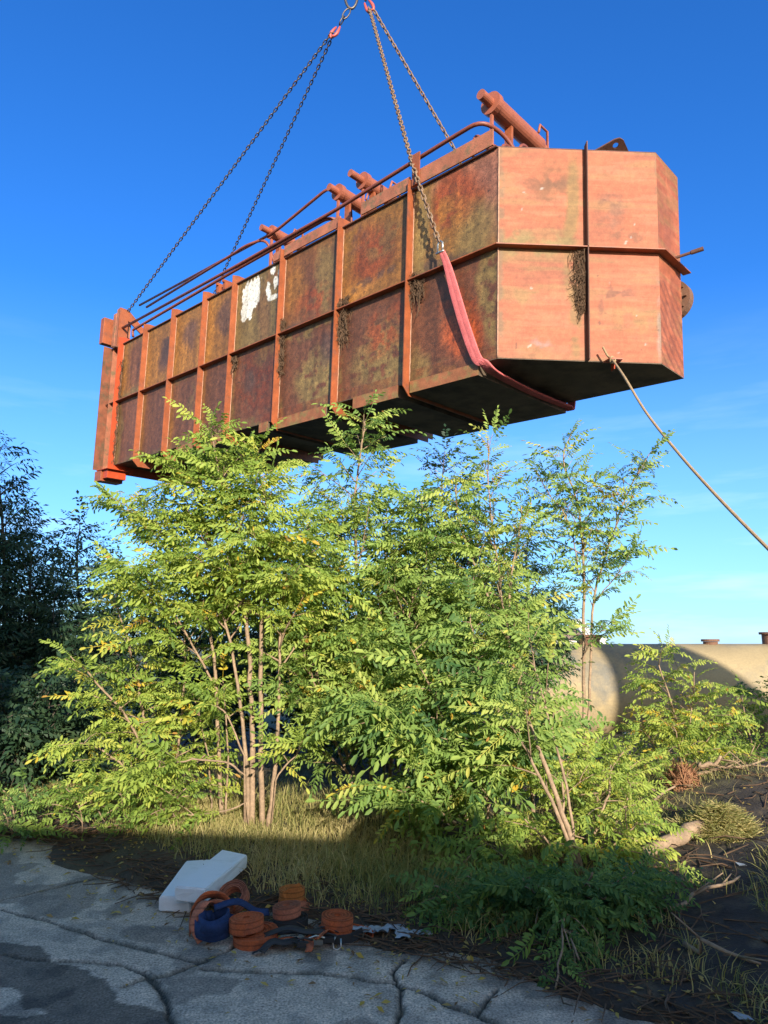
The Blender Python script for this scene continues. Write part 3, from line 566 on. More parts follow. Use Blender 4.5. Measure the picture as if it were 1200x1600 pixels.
# ------------------------------------------------------------------ ground
EDGE = np.array([(-30., 7.2), (-12, 6.6), (-4.2, 6.15)]+[tuple(at_z(x, y)[:2]) for x, y in ((0, 1302), (90, 1312), (150, 1350), (235, 1395), (420, 1432), (560, 1462), (700, 1492), (880, 1545), (1060, 1592))]+[(1.9, 2.7), (3.2, 1.2), (8, -1), (30, -6)])
def edge_y(x): return np.interp(x, EDGE[:, 0], EDGE[:, 1])
def mound(x, y):
    return .40*np.exp(-(((x-3.7)/1.2)**2+((y-6.9)/1.3)**2))+.16*np.exp(-(((x-2.9)/1.0)**2+((y-4.4)/1.4)**2))+.10*np.exp(-(((x+.2)/3.5)**2+((y-6.6)/1.0)**2))
def gz(x, y):
    d = y-edge_y(x)+.55*np.exp(-((x+1.95)/.75)**2-((y-5.75)/.4)**2)+.45*(fbm(np.asarray(x)*2., np.asarray(y)*2., 3.)-.5)
    return np.where(d < .5, -.05+.085*sstep(-.22, .12, d), .035)+.03*sstep(.1, .9, d)+mound(x, y)*sstep(.1, .8, d)+.05*(fbm(np.asarray(x)*3, np.asarray(y)*3, 7.)-.5)*sstep(.05, .5, d)+.02*(fbm(np.asarray(x)*14, np.asarray(y)*14, 9.)-.5)*sstep(-.05, .2, d)
def flat(name, x0, x1, y0, y1, z, m):
    q = MB(); q.add([(x0, y0, z), (x1, y0, z), (x1, y1, z), (x0, y1, z)], [(0, 1, 2, 3)]); o = q.build(name, m); return tag(o, kind='structure')
M['field'] = mat('field', (.07, .075, .03), rough=.95, var=.4, vscale=.2, fine=.4, fscale=3)
flat('ground', -3500, 3500, -3500, 3500, -.12, M['field'])
xs = np.arange(-7, 8, .03); ys = np.arange(2.2, 14, .03)
gx, gy_ = [a.ravel() for a in np.meshgrid(xs, ys, indexing='ij')]
zz_ = gz(gx, gy_)
n1 = fbm(gx*1.3, gy_*1.3, 2., 5); n2 = fbm(gx*9, gy_*9, 5., 4)
c = np.tile(np.array((.050, .037, .026)), (len(gx), 1)); c = mixc(c, np.array((.10, .085, .04)), sstep(.42, .62, n1)*sstep(4.6, 6., gy_)); c = mixc(c, np.array((.022, .019, .017)), sstep(.5, 2., gx)*sstep(.3, .6, n2)*.8); c = mixc(c, np.array((.12, .09, .05)), sstep(.58, .72, n2)*.6)
tag(link('soil', raw_mesh('soil', np.stack([gx, gy_, zz_], 1), grid_faces(len(xs), len(ys)), {'col': c}), M['soil']), kind='structure')
# cracked concrete yard
CR = [[(0, 1420), (76, 1440), (158, 1466), (233, 1484), (280, 1496), (318, 1503), (350, 1487), (380, 1466)],
      [(318, 1503), (257, 1525), (233, 1528), (192, 1543)],
      [(0, 1493), (64, 1500), (146, 1505), (192, 1509), (228, 1522), (251, 1548), (274, 1600), (285, 1640)],
      [(318, 1513), (408, 1520), (496, 1522), (542, 1528), (583, 1536), (618, 1537), (650, 1548), (695, 1570), (720, 1580), (745, 1588), (775, 1602), (800, 1625)],
      [(630, 1500), (615, 1519), (627, 1542), (627, 1575), (616, 1600), (605, 1640)], [(745, 1588), (760, 1560), (772, 1545)],
      [(0, 1408), (35, 1400), (76, 1390), (117, 1379), (163, 1371)]]
xs = np.arange(-5., 2.6, .0135); ys = np.arange(2.75, 6.4, .0135)
gx, gy_ = [a.ravel() for a in np.meshgrid(xs, ys, indexing='ij')]
wx_ = gx+.05*(fbm(gx*5, gy_*5, 1.)-.5)+.02*(fbm(gx*22, gy_*22, 2.)-.5); wy_ = gy_+.05*(fbm(gx*5, gy_*5, 4.)-.5)+.02*(fbm(gx*22, gy_*22, 6.)-.5)
dc = np.full(len(gx), 9.)
for ln in CR:
    P = [at_z(*p)[:2] for p in ln]
    for a, b in zip(P[:-1], P[1:]):
        ab = b-a; t = np.clip(((wx_-a[0])*ab[0]+(wy_-a[1])*ab[1])/(ab@ab), 0, 1); dc = np.minimum(dc, np.hypot(wx_-a[0]-t*ab[0], wy_-a[1]-t*ab[1]))
wd = .004+.012*fbm(gx*3, gy_*3, 8.)
ck = 1-sstep(wd*.5, wd*1.5, dc)
n1 = fbm(gx*1.4, gy_*1.4, 11., 5); n2 = fbm(gx*8, gy_*8, 13., 4); n3 = fbm(gx*40, gy_*40, 15., 3)
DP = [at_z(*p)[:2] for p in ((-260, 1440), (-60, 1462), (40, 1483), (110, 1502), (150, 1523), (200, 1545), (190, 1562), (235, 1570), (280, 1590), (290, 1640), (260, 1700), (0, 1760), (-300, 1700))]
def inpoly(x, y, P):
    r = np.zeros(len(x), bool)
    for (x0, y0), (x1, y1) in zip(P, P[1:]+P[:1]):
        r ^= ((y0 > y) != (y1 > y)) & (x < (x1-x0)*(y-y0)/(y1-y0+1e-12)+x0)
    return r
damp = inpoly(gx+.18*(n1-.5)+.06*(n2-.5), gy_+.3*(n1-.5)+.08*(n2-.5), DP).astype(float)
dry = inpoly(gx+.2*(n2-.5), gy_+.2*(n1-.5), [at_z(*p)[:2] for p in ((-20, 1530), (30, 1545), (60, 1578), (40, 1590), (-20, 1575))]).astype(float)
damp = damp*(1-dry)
c = np.tile(np.array((.56, .455, .355)), (len(gx), 1))*(.80+.4*n1)[:, None]*(.72+.56*n3)[:, None]
c = mixc(c, np.array((.22, .20, .175)), sstep(.5, .68, n2)*.5)
c = mixc(c, np.array((.12, .105, .09)), sstep(.62, .66, fbm(gx*3, gy_*3, 21., 4))*.55)
c = mixc(c, np.array((.15, .125, .10)), (1-sstep(0., .45, edge_y(gx)-gy_))*sstep(.3, .6, n2)*.75)
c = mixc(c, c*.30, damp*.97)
c = mixc(c, np.array((.04, .036, .028)), ck); c = mixc(c, np.array((.09, .085, .06)), (1-sstep(.012, .04, dc))*sstep(.45, .65, n2)*.5)
z = .004*(n1-.5)+.003*(n3-.5)-.02*ck
mc = mat('concrete', attr='col', rough=.85, var=.08, vscale=9, fine=.75, fscale=85, bump=.6, bscale=110, col2=(.17, .145, .115), c2pos=(.60, .74), c2scale=38)
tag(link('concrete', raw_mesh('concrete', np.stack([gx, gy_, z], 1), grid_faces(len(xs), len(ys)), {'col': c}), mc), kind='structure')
mc2 = mat('concrete_far', (.27, .262, .255), rough=.85, var=.15, vscale=1.5, fine=.3, fscale=90, bump=.3, bscale=90)
flat('yard', -40, 40, -60, 5.2, -.045, mc2)

# ------------------------------------------------------------------ leaves
def pinnate(pairs, droop, lf=.24, wf=.40, fold=.16, simple=False, curl=0., miss=.08):
    V = []; Q = []
    def leaflet(p, d, ln):
        d = d/np.linalg.norm(d); s = np.cross([0, 0, 1], d); s /= np.linalg.norm(s)+1e-9; up = np.cross(d, s); o = len(V); w_ = ln*wf*.5
        if simple:
            V.extend([p, p+d*ln*.5+s*w_, p+d*ln-up*ln*.1, p+d*ln*.5-s*w_]); Q.append((o, o+1, o+2, o+3))
        else:
            V.extend([p, p+d*ln*.28+s*w_*.9+up*w_*fold*2, p+d*ln*.72+s*w_*.9+up*(w_*fold*2-ln*.05), p+d*ln-up*ln*.13, p+d*ln*.72-s*w_*.9+up*(w_*fold*2-ln*.05), p+d*ln*.28-s*w_*.9+up*w_*fold*2])
            Q.extend([(o, o+1, o+2, o+3), (o, o+3, o+4, o+5)])
    cv = lambda t: np.array([t*(1-.12*droop*t), curl*t*t, -droop*t*t*.55+.05*math.sin(t*3)])
    for i in range(pairs):
        t = .16+.80*i/pairs
        tg = cv(t+.02)-cv(t-.02); tg /= np.linalg.norm(tg)
        ln = lf*(1-.35*abs(t-.5)*1.6)
        for s in (-1, 1):
            a = R_(60+random.uniform(-16, 16)); sd_ = np.cross([0, 0, 1], tg)*s
            d = tg*math.cos(a)+sd_*math.sin(a)+np.array([0, 0, random.uniform(-.85, .2)])
            if random.random() < miss: continue
            leaflet(cv(t), d, ln*random.uniform(.70, 1.12))
    leaflet(cv(.97), cv(1.)-cv(.94), lf*.9)
    if not simple:
        ts = (0, .35, .7, 1.); o = len(V)
        for t in ts: V.extend([cv(t)+np.array([0, .006, 0]), cv(t)-np.array([0, .006, .0])])
        for i in range(3): Q.append((o+2*i, o+2*i+1, o+2*i+3, o+2*i+2))
    return np.array(V), np.array(Q)
random.seed(3)
T_FULL = [pinnate(p_, d, curl=k, lf=l_, wf=w_) for p_, d, k, l_, w_ in ((9, .25, .1, .19, .38), (10, .5, -.12, .18, .36), (8, .8, .2, .20, .40), (9, .4, .25, .19, .36), (6, 1.1, -.2, .24, .42), (11, .7, 0, .17, .36), (8, .3, -.15, .21, .38), (9, 1.0, .12, .19, .38), (7, .15, -.25, .22, .42), (10, .6, .08, .18, .38))]
T_MID = [pinnate(6, d, simple=True, curl=k, wf=.46, lf=.26) for d, k in ((.3, .1), (.6, -.1), (.9, .1), (.45, 0))]
T_SPRIG = [pinnate(6, d, simple=True, curl=k, wf=.26, lf=.34) for d, k in ((.2, .2), (.5, -.2), (.35, 0))]
def nrm(a): return a/(np.linalg.norm(a, axis=-1, keepdims=True)+1e-9)
def leaves(name, P, A, N, S, tint, T, m, parent, origin):
    P, A, N, S, tint = [np.asarray(a, float) for a in (P, A, N, S, tint)]
    k = rng.integers(0, len(T), len(P)); VV = []; QQ = []; TT = []; off = 0
    a = nrm(A); n = nrm(N-a*np.sum(N*a, 1, keepdims=True)); b = np.cross(n, a)
    for j, (v, q) in enumerate(T):
        i = np.where(k == j)[0]
        if not len(i): continue
        vv = P[i][:, None]+S[i][:, None, None]*(v[None, :, 0:1]*a[i][:, None]+v[None, :, 1:2]*b[i][:, None]+v[None, :, 2:3]*n[i][:, None])
        nv = len(v); VV.append(vv.reshape(-1, 3)); QQ.append((q[None]+(np.arange(len(i))*nv)[:, None, None]).reshape(-1, 4)+off); off += len(i)*nv
        TT.append(np.clip(np.repeat(tint[i], nv)+np.repeat(rng.normal(0, .05, (len(i), nv//6+1))+np.where(rng.random((len(i), nv//6+1)) < .008, .4, 0.), 6, 1)[:, :nv].ravel(), 0, 1))
    me = raw_mesh(name, np.concatenate(VV)-np.asarray(origin)[None], np.concatenate(QQ), {'tint': np.concatenate(TT)})
    return link(name, me, m, parent)
def bend_path(p, d, ln, grav, n=5, wob=.12):
    pts = [p]; d = d/np.linalg.norm(d)
    for _ in range(n):
        d = d+np.array([0, 0, grav/n])+rng.normal(0, wob, 3)/n*1.6; d /= np.linalg.norm(d); p = p+d*ln/n; pts.append(p)
    return pts
def along(pts, t):
    P = np.array(pts); s = np.concatenate([[0], np.cumsum(np.linalg.norm(P[1:]-P[:-1], axis=1))]); x = t*s[-1]; i = min(np.searchsorted(s, x, 'right')-1, len(P)-2)
    f = (x-s[i])/(s[i+1]-s[i]+1e-9); return P[i]*(1-f)+P[i+1]*f, (P[i+1]-P[i])/(np.linalg.norm(P[i+1]-P[i])+1e-9), s[-1]
GA = 2.39996
def tree(name, label, cat, stems, bl=.8, t0=.3, spacing=.13, lsp=.085, ls=.36, T=None, leaf='leafA', bark='bark', tint=.4, tvar=.17, yellow=.05, group=None, grav=-.35, elev=(20, 55), prof=None, sub=2, bias=None, jy=.12, nside=6, up=.62, tipleaf=True, thin=None):
    T = T or T_FULL; lsp *= .45; ls *= .86; spacing *= .80; yellow *= .5
    base = np.array(stems[0][0][0]); base = at_y(*base)
    gz0 = float(gz(np.array([base[0]]), np.array([base[1]]))[0]); origin = np.array([base[0], base[1], min(base[2], gz0)])
    root = empty(name, origin, label, cat, group)
    wood = MB(); LP, LA, LN, LS, LT = [], [], [], [], []
    ph = rng.uniform(0, 6)
    def put_leaves(path, l0=.2, dens=1.):
        p_, t_, ln = along(path, .5); n = max(2, int(ln*(1-l0)/lsp*dens))
        for i in range(n+1):
            t = l0+(1-l0)*i/n; p, tg, _ = along(path, min(t, .999))
            if thin and not thin(p): continue
            sd_ = np.cross(tg, [0, 0, 1]); sd_ /= np.linalg.norm(sd_)+1e-9
            s = 1 if i % 2 else -1
            a = rng.uniform(.7, 1.25) if i < n else rng.uniform(-.2, .2)
            d = tg*math.cos(a)+sd_*s*math.sin(a)+np.array([0, 0, rng.uniform(-.25, .25)])
            LP.append(p); LA.append(d); LN.append(np.array([rng.normal(.16, .38), rng.normal(-.62, .4), up])); LS.append(ls*rng.choice((.55, .8, .95, 1.1, 1.3))*rng.uniform(.85, 1.1))
            LT.append(rng.uniform(.84, .96) if rng.random() < yellow else np.clip(rng.normal(tint, tvar), 0, .82))
    for st, r0, *opt in stems:
        o_ = opt[0] if opt else {}
        P = np.array([at_y(x, y, Y) for x, y, Y in st]); P = np.array(smooth_path(P, 5))
        P[1:-1] += rng.normal(0, .005, P[1:-1].shape)
        if st[0][1] > 1150: P[0][2] = min(P[0][2], float(gz(P[0:1, 0], P[0:1, 1])[0])-.05)
        wood.tube(P, list(np.linspace(r0*.62, .005, len(P))), nside)
        ln = along(P, .5)[2]; tt = o_.get('t0', t0); n = max(3, int(ln*(1-tt)/spacing)); bb = o_.get('bl', bl)
        for i in range(n):
            t = tt+(1-tt)*(i+rng.random()*.6)/n; p, tg, _ = along(P, min(t, .995))
            q = (t-tt)/(1-tt); pr = prof(q) if prof else (.55+.9*math.sin(math.pi*min(1, q*.85+.12)))*.74*(1-.5*q*q)
            L_ = bb*pr*rng.uniform(.6, 1.2); az = ph+GA*i+rng.normal(0, .4); el_ = R_(rng.uniform(*elev))
            d = np.array([math.cos(az)*math.cos(el_), math.sin(az)*math.cos(el_), math.sin(el_)])+tg*.25
            if bias is not None: d = d+np.array(bias)*rng.random()
            if L_ < .12: continue
            br = bend_path(p, d, L_, grav); wood.tube(br, list(np.linspace(max(.0045, r0*.28*(1-q*.5)), .003, len(br))), 4)
            put_leaves(br, .22)
            if L_ > .45:
                for k in range(sub):
                    ps, ts, _ = along(br, rng.uniform(.25, .75)); d2 = ts+rng.normal(0, .6, 3); sb = bend_path(ps, d2, L_*rng.uniform(.3, .55), grav*.7, 4); wood.tube(sb, [.005, .004, .004, .003, .002], 4); put_leaves(sb, .2)
        put_leaves(P[-6:], .1)
    wo_ = wood; wo_.v = [tuple(np.array(v)-origin) for v in wo_.v]
    wo_.build('trunk', M[bark], root, smooth=True)
    leaves('crown', LP, LA, LN, LS, LT, T, M[leaf], root, origin)
    return root
TREE_LEAVES = 0
LOC = 'young locust trees along the verge'
tree('locust_tree', 'bushy locust tree with a cluster of pale bare stems, left of the thicket', 'tree', [
    ([(345, 1295, 6.3), (340, 1130, 6.35), (322, 960, 6.4), (250, 830, 6.4), (178, 790, 6.4)], .034),
    ([(388, 1302, 6.1), (384, 1180, 6.1), (366, 1040, 6.15), (330, 860, 6.3), (300, 745, 6.3)], .034),
    ([(394, 1302, 6.15), (393, 1130, 6.2), (388, 990, 6.2), (372, 900, 6.2), (345, 770, 6.2), (330, 668, 6.2)], .044),
    ([(410, 1302, 6.1), (408, 1100, 6.15), (408, 940, 6.2), (400, 800, 6.2), (392, 700, 6.2)], .042),
    ([(420, 1296, 6.1), (432, 1180, 6.15), (436, 1080, 6.2), (440, 960, 6.3), (470, 830, 6.4)], .036),
    ([(340, 1080, 6.4), (270, 960, 6.3), (190, 900, 6.2)], .018, dict(t0=.2, bl=.6)),
    ([(386, 1215, 6.05), (350, 1190, 5.95), (290, 1188, 5.9), (235, 1205, 5.85)], .016, dict(t0=.75, bl=.2)), ([(386, 1190, 6.05), (355, 1120, 6.0), (330, 1100, 6.0)], .014, dict(t0=.8, bl=.2)),
    ([(392, 1250, 6.05), (350, 1268, 5.95), (290, 1272, 5.9)], .011, dict(t0=.85, bl=.15)), ([(425, 1225, 6.05), (460, 1180, 6.0), (500, 1140, 6.0)], .012, dict(t0=.5, bl=.3)),
    ([(352, 1290, 6.3), (356, 1180, 6.35), (348, 1060, 6.4)], .018, dict(t0=.9, bl=.2)), ([(330, 1290, 6.4), (325, 1180, 6.4), (300, 1080, 6.5)], .016, dict(t0=.7, bl=.3)),
    ], bl=.62, t0=.50, spacing=.095, lsp=.075, ls=.35, tint=.48, yellow=.05)
tree('locust_tree', 'low spreading locust with yellow-flecked branches reaching furthest left towards the dark trees', 'tree', [
    ([(250, 1275, 6.7), (215, 1150, 6.6), (150, 1065, 6.5), (110, 1025, 6.4)], .026),
    ([(255, 1275, 6.8), (225, 1120, 6.8), (200, 1000, 6.8), (175, 930, 6.8)], .026),
    ([(240, 1270, 6.6), (195, 1200, 6.4), (145, 1165, 6.3), (110, 1165, 6.2)], .02),
    ([(262, 1275, 6.6), (280, 1150, 6.7), (290, 1040, 6.8), (285, 950, 6.9)], .024),
    ([(245, 1270, 6.5), (215, 1230, 6.2), (160, 1215, 6.1)], .015),
    ([(258, 1272, 6.5), (290, 1210, 6.3), (320, 1180, 6.2)], .015),
    ], bl=.40, t0=.22, spacing=.09, lsp=.075, ls=.32, tint=.52, yellow=.09, elev=(0, 40))
tree('locust_tree', 'dense tall locust in the middle whose top leaf spray overlaps the pontoon', 'tree', [
    ([(585, 1300, 7.0), (575, 1130, 7.0), (560, 960, 7.0), (555, 800, 6.9), (566, 690, 6.8), (572, 655, 6.8)], .04),
    ([(600, 1300, 6.9), (620, 1120, 6.8), (640, 960, 6.8), (655, 860, 6.8), (662, 770, 6.8)], .036),
    ([(580, 1300, 6.9), (530, 1130, 6.8), (505, 980, 6.8), (490, 870, 6.8)], .032),
    ([(600, 1300, 7.1), (600, 1100, 7.1), (600, 930, 7.0), (605, 790, 7.0)], .034),
    ([(610, 1300, 6.9), (680, 1150, 6.8), (725, 1010, 6.8), (740, 900, 6.8)], .032),
    ([(585, 1300, 6.8), (540, 1200, 6.6), (500, 1090, 6.5), (470, 1010, 6.5)], .024),
    ], bl=.70, t0=.30, spacing=.095, lsp=.075, ls=.36, tint=.45, yellow=.025, leaf='leafB')
tree('locust_tree', 'leafy locust with large blue-green fronds at the front of the thicket centre', 'tree', [
    ([(760, 1335, 5.9), (720, 1200, 5.8), (680, 1090, 5.7), (640, 1010, 5.7)], .026),
    ([(760, 1335, 5.9), (700, 1230, 5.8), (640, 1150, 5.7), (580, 1110, 5.6)], .024),
    ([(775, 1335, 6.0), (770, 1180, 6.0), (750, 1060, 5.9), (735, 960, 5.9)], .026),
    ([(765, 1335, 5.7), (690, 1270, 5.5), (620, 1235, 5.4)], .018),
    ([(765, 1335, 5.8), (760, 1250, 5.6), (745, 1190, 5.5)], .016),
    ], bl=.62, t0=.25, spacing=.10, lsp=.08, ls=.42, tint=.38, yellow=.05, leaf='leafB', elev=(-5, 40))
tree('locust_tree', 'straggly locust with crossed leaning stems and a slender leader below the pontoon corner', 'tree', [
    ([(912, 1362, 5.0), (880, 1270, 5.0), (835, 1150, 5.2), (800, 1020, 5.7), (780, 900, 6.4), (765, 780, 6.5), (762, 682, 6.5)], .032, dict(t0=.4)),
    ([(905, 1360, 5.0), (860, 1250, 5.0), (815, 1160, 5.1), (765, 1090, 5.3)], .026, dict(t0=.45)),
    ([(835, 1330, 6.1), (828, 1180, 6.2), (815, 1040, 6.3), (795, 940, 6.4), (810, 840, 6.4), (815, 790, 6.4)], .034, dict(t0=.5)),
    ([(900, 1358, 5.0), (885, 1230, 5.1), (840, 1060, 5.4), (825, 980, 5.8)], .019, dict(t0=.5)),
    ([(795, 1000, 6.4), (740, 880, 6.5), (715, 800, 6.5), (712, 745, 6.5)], .02, dict(t0=.3)),
    ], bl=.42, t0=.45, spacing=.11, lsp=.08, ls=.34, tint=.48, yellow=.04, leaf='leafB', bias=(-.7, 0, 0))
tree('locust_tree', 'tall slim locust sapling with two bare stems against the sky, before the tank', 'tree', [
    ([(912, 1220, 7.6), (912, 1100, 7.6), (912, 930, 7.6), (905, 800, 7.6), (880, 720, 7.6), (895, 672, 7.6)], .036, dict(t0=.52)),
    ([(916, 1220, 7.6), (920, 1100, 7.6), (930, 930, 7.6), (955, 840, 7.6), (985, 760, 7.6), (1018, 705, 7.5)], .028, dict(t0=.5)),
    ([(905, 900, 7.6), (890, 820, 7.5), (850, 760, 7.4), (838, 735, 7.4)], .012, dict(t0=.3)),
    ([(930, 940, 7.6), (970, 890, 7.5), (990, 850, 7.5)], .010, dict(t0=.3, bl=.3)),
    ([(908, 1030, 7.6), (930, 990, 7.4), (950, 985, 7.3)], .010, dict(t0=.2, bl=.4)),
    ], bl=.38, t0=.5, spacing=.095, lsp=.075, ls=.36, tint=.40, yellow=.06, sub=1, leaf='leafB')
tree('locust_shrub', 'bright yellow-green locust shrub at the foot of the leaning stems, beside the dark soil', 'shrub', [
    ([(905, 1370, 5.3), (930, 1300, 5.3), (950, 1240, 5.4), (955, 1195, 5.5)], .02),
    ([(900, 1370, 5.3), (880, 1270, 5.4), (880, 1200, 5.5), (862, 1160, 5.6)], .02),
    ([(910, 1370, 5.2), (960, 1320, 5.1), (1000, 1280, 5.0)], .016),
    ([(905, 1375, 5.1), (950, 1370, 4.9), (1000, 1385, 4.8)], .014),
    ([(895, 1370, 5.2), (850, 1310, 5.1), (820, 1280, 5.0)], .014),
    ([(905, 1370, 5.4), (970, 1270, 5.6), (985, 1225, 5.7)], .016),
    ], bl=.40, t0=.2, spacing=.085, lsp=.07, ls=.27, tint=.56, yellow=.07, elev=(-10, 45))
tree('locust_shrub', 'small rounded locust bush turning yellow in front of the tank shadow', 'shrub', [
    ([(1065, 1215, 8.2), (1055, 1120, 8.2), (1030, 1040, 8.2), (1040, 1010, 8.2)], .022),
    ([(1070, 1215, 8.2), (1080, 1120, 8.2), (1085, 1050, 8.2)], .02),
    ([(1060, 1215, 8.1), (1020, 1160, 7.9), (1000, 1130, 7.9)], .016),
    ([(1072, 1215, 8.1), (1110, 1150, 7.9), (1140, 1130, 7.8)], .016),
    ([(1066, 1215, 8.0), (1060, 1160, 7.7), (1050, 1130, 7.6)], .016),
    ], bl=.46, t0=.22, spacing=.10, lsp=.085, ls=.33, tint=.55, yellow=.2, elev=(0, 45))
tree('locust_shrub', 'low leafy brush around the base of the slim sapling, before the tank', 'shrub', [
    ([(900, 1245, 6.7), (880, 1190, 6.7), (872, 1150, 6.7)], .014), ([(915, 1245, 6.8), (920, 1190, 6.8), (935, 1150, 6.8)], .014), ([(930, 1245, 6.6), (960, 1195, 6.6), (985, 1165, 6.6)], .014), ([(960, 1250, 6.9), (985, 1200, 6.9), (1010, 1185, 6.9)], .013), ([(890, 1245, 6.9), (850, 1200, 6.9), (835, 1165, 6.9)], .014),
    ], bl=.36, t0=.1, spacing=.09, lsp=.08, ls=.28, tint=.5, yellow=.06, elev=(-10, 40))
DK = 'dark trees behind the thicket'
tree('dark_tree', 'tree with shade-darkened leaves behind the thicket, showing beneath the pontoon corner', 'tree', [
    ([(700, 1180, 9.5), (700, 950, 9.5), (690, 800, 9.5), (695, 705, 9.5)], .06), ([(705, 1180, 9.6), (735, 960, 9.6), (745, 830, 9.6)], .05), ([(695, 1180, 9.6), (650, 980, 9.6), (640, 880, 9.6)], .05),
    ], bl=.9, t0=.2, spacing=.14, lsp=.10, ls=.42, T=T_MID, leaf='leafShade', bark='barkd', tint=.5, tvar=.25, yellow=0, group=DK)
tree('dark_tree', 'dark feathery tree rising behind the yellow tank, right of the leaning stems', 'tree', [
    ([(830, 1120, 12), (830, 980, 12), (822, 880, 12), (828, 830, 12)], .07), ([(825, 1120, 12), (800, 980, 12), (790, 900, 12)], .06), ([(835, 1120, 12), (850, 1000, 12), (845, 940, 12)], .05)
    ], bl=.7, t0=.15, spacing=.13, lsp=.09, ls=.42, T=T_SPRIG, leaf='leafShade', bark='barkd', tint=.4, tvar=.25, yellow=0, group=DK)
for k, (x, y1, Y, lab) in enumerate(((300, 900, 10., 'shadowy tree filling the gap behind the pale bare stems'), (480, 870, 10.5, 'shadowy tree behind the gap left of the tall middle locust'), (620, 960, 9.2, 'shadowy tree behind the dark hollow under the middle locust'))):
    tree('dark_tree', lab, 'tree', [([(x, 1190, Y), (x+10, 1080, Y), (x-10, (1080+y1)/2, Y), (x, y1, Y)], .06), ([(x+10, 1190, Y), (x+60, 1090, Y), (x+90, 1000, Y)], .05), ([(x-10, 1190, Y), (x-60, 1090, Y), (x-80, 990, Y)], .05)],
         bl=1.05, t0=.08, spacing=.14, lsp=.10, ls=.45, T=T_MID, leaf='leafShade', bark='barkd', tint=.6, tvar=.25, yellow=.01, group=DK)
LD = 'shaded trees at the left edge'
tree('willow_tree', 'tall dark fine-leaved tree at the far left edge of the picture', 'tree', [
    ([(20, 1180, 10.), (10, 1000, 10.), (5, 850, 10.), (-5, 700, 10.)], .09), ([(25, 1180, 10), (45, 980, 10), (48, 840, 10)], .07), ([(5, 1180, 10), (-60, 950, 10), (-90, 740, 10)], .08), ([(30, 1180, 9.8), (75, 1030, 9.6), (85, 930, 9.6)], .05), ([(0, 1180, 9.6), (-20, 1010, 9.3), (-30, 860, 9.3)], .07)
    ], bl=.85, t0=.10, spacing=.13, lsp=.095, ls=.36, T=T_SPRIG, leaf='leafShade', bark='barkd', tint=.45, tvar=.25, yellow=.0, group=LD, elev=(20, 60), sub=3)
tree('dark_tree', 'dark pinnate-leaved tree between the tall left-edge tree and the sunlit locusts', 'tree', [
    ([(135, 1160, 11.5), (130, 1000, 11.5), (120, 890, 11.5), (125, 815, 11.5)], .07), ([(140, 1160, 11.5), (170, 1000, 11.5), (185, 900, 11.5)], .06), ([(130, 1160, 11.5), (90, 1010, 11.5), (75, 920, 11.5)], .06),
    ], bl=.85, t0=.15, spacing=.14, lsp=.10, ls=.42, T=T_MID, leaf='leafShade', bark='barkd', tint=.4, tvar=.25, yellow=.0, group=LD)
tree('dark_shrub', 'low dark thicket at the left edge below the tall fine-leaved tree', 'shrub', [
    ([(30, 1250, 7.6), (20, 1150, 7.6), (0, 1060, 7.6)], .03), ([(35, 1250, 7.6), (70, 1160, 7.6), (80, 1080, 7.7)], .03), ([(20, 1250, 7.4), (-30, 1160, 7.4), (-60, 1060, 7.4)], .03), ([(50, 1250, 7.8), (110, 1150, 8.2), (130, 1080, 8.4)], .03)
    ], bl=.8, t0=.1, spacing=.10, lsp=.08, ls=.38, T=T_MID, leaf='leafShade', bark='barkd', tint=.5, tvar=.25, yellow=.0, group=LD, elev=(0, 50))
tree('shrub', 'dark shrub with yellow tips at the right edge, beside the tank', 'shrub', [
    ([(1180, 1180, 9.4), (1165, 1120, 9.4), (1160, 1090, 9.4)], .02), ([(1190, 1180, 9.4), (1205, 1110, 9.4), (1220, 1060, 9.4)], .02), ([(1175, 1185, 9.0), (1140, 1170, 8.8)], .015)
    ], bl=.5, t0=.15, spacing=.11, lsp=.09, ls=.33, tint=.3, yellow=.12, T=T_MID, elev=(0, 50))
SP = 'leafy sprouts in the foreground shade'
for x, y, Y, lab, hh, sd_ in ((785, 1450, 4.6, 'drooping green sprout in shade, right of the plastic scrap', .45, -5), (870, 1460, 4.35, 'dense shaded sprout at the concrete edge under the yellow-green shrub', .55, 10), (955, 1455, 4.5, 'shaded sprout leaning over the black soil', .5, 0)):
    st = []
    for k in range(5):
        a = rng.uniform(-1, 1); st.append(([(x+10*a, y, Y), (x+60*a+sd_*.4, y-95*hh*rng.uniform(.8, 1.3), Y-.1), (x+110*a+sd_, y-150*hh*rng.uniform(.6, 1.2), Y-.25)], .009))
    tree('locust_sprout', lab, 'sprout', st, bl=.26, t0=.15, spacing=.075, lsp=.06, ls=.27, leaf='leafB', tint=.10, tvar=.10, yellow=.01, group=SP, elev=(0, 40), sub=1, grav=-.6)
tree('locust_sprout', 'single leafy branch drooping down onto the concrete at the lower right', 'sprout', [([(880, 1440, 4.2), (880, 1430, 4.0), (878, 1480, 3.8), (868, 1545, 3.65)], .008), ([(885, 1450, 4.1), (890, 1460, 3.9), (905, 1500, 3.75)], .007)],
     bl=.16, t0=.3, spacing=.06, lsp=.06, ls=.22, leaf='leafB', tint=.15, tvar=.1, yellow=.0, group=SP, elev=(-30, 10), grav=-1., sub=0)
tree('locust_sprout', 'shaded fern-like sprout at the bottom of the left edge', 'sprout', [([(25, 1305, 6.3), (20, 1260, 6.2), (5, 1235, 6.1)], .01), ([(30, 1305, 6.3), (38, 1260, 6.1), (50, 1250, 6.)], .01), ([(20, 1305, 6.2), (5, 1270, 6.)], .008)],
     bl=.3, t0=.2, spacing=.10, lsp=.09, ls=.30, leaf='leafB', tint=.3, tvar=.12, yellow=.0, group=SP, elev=(0, 40), sub=0)
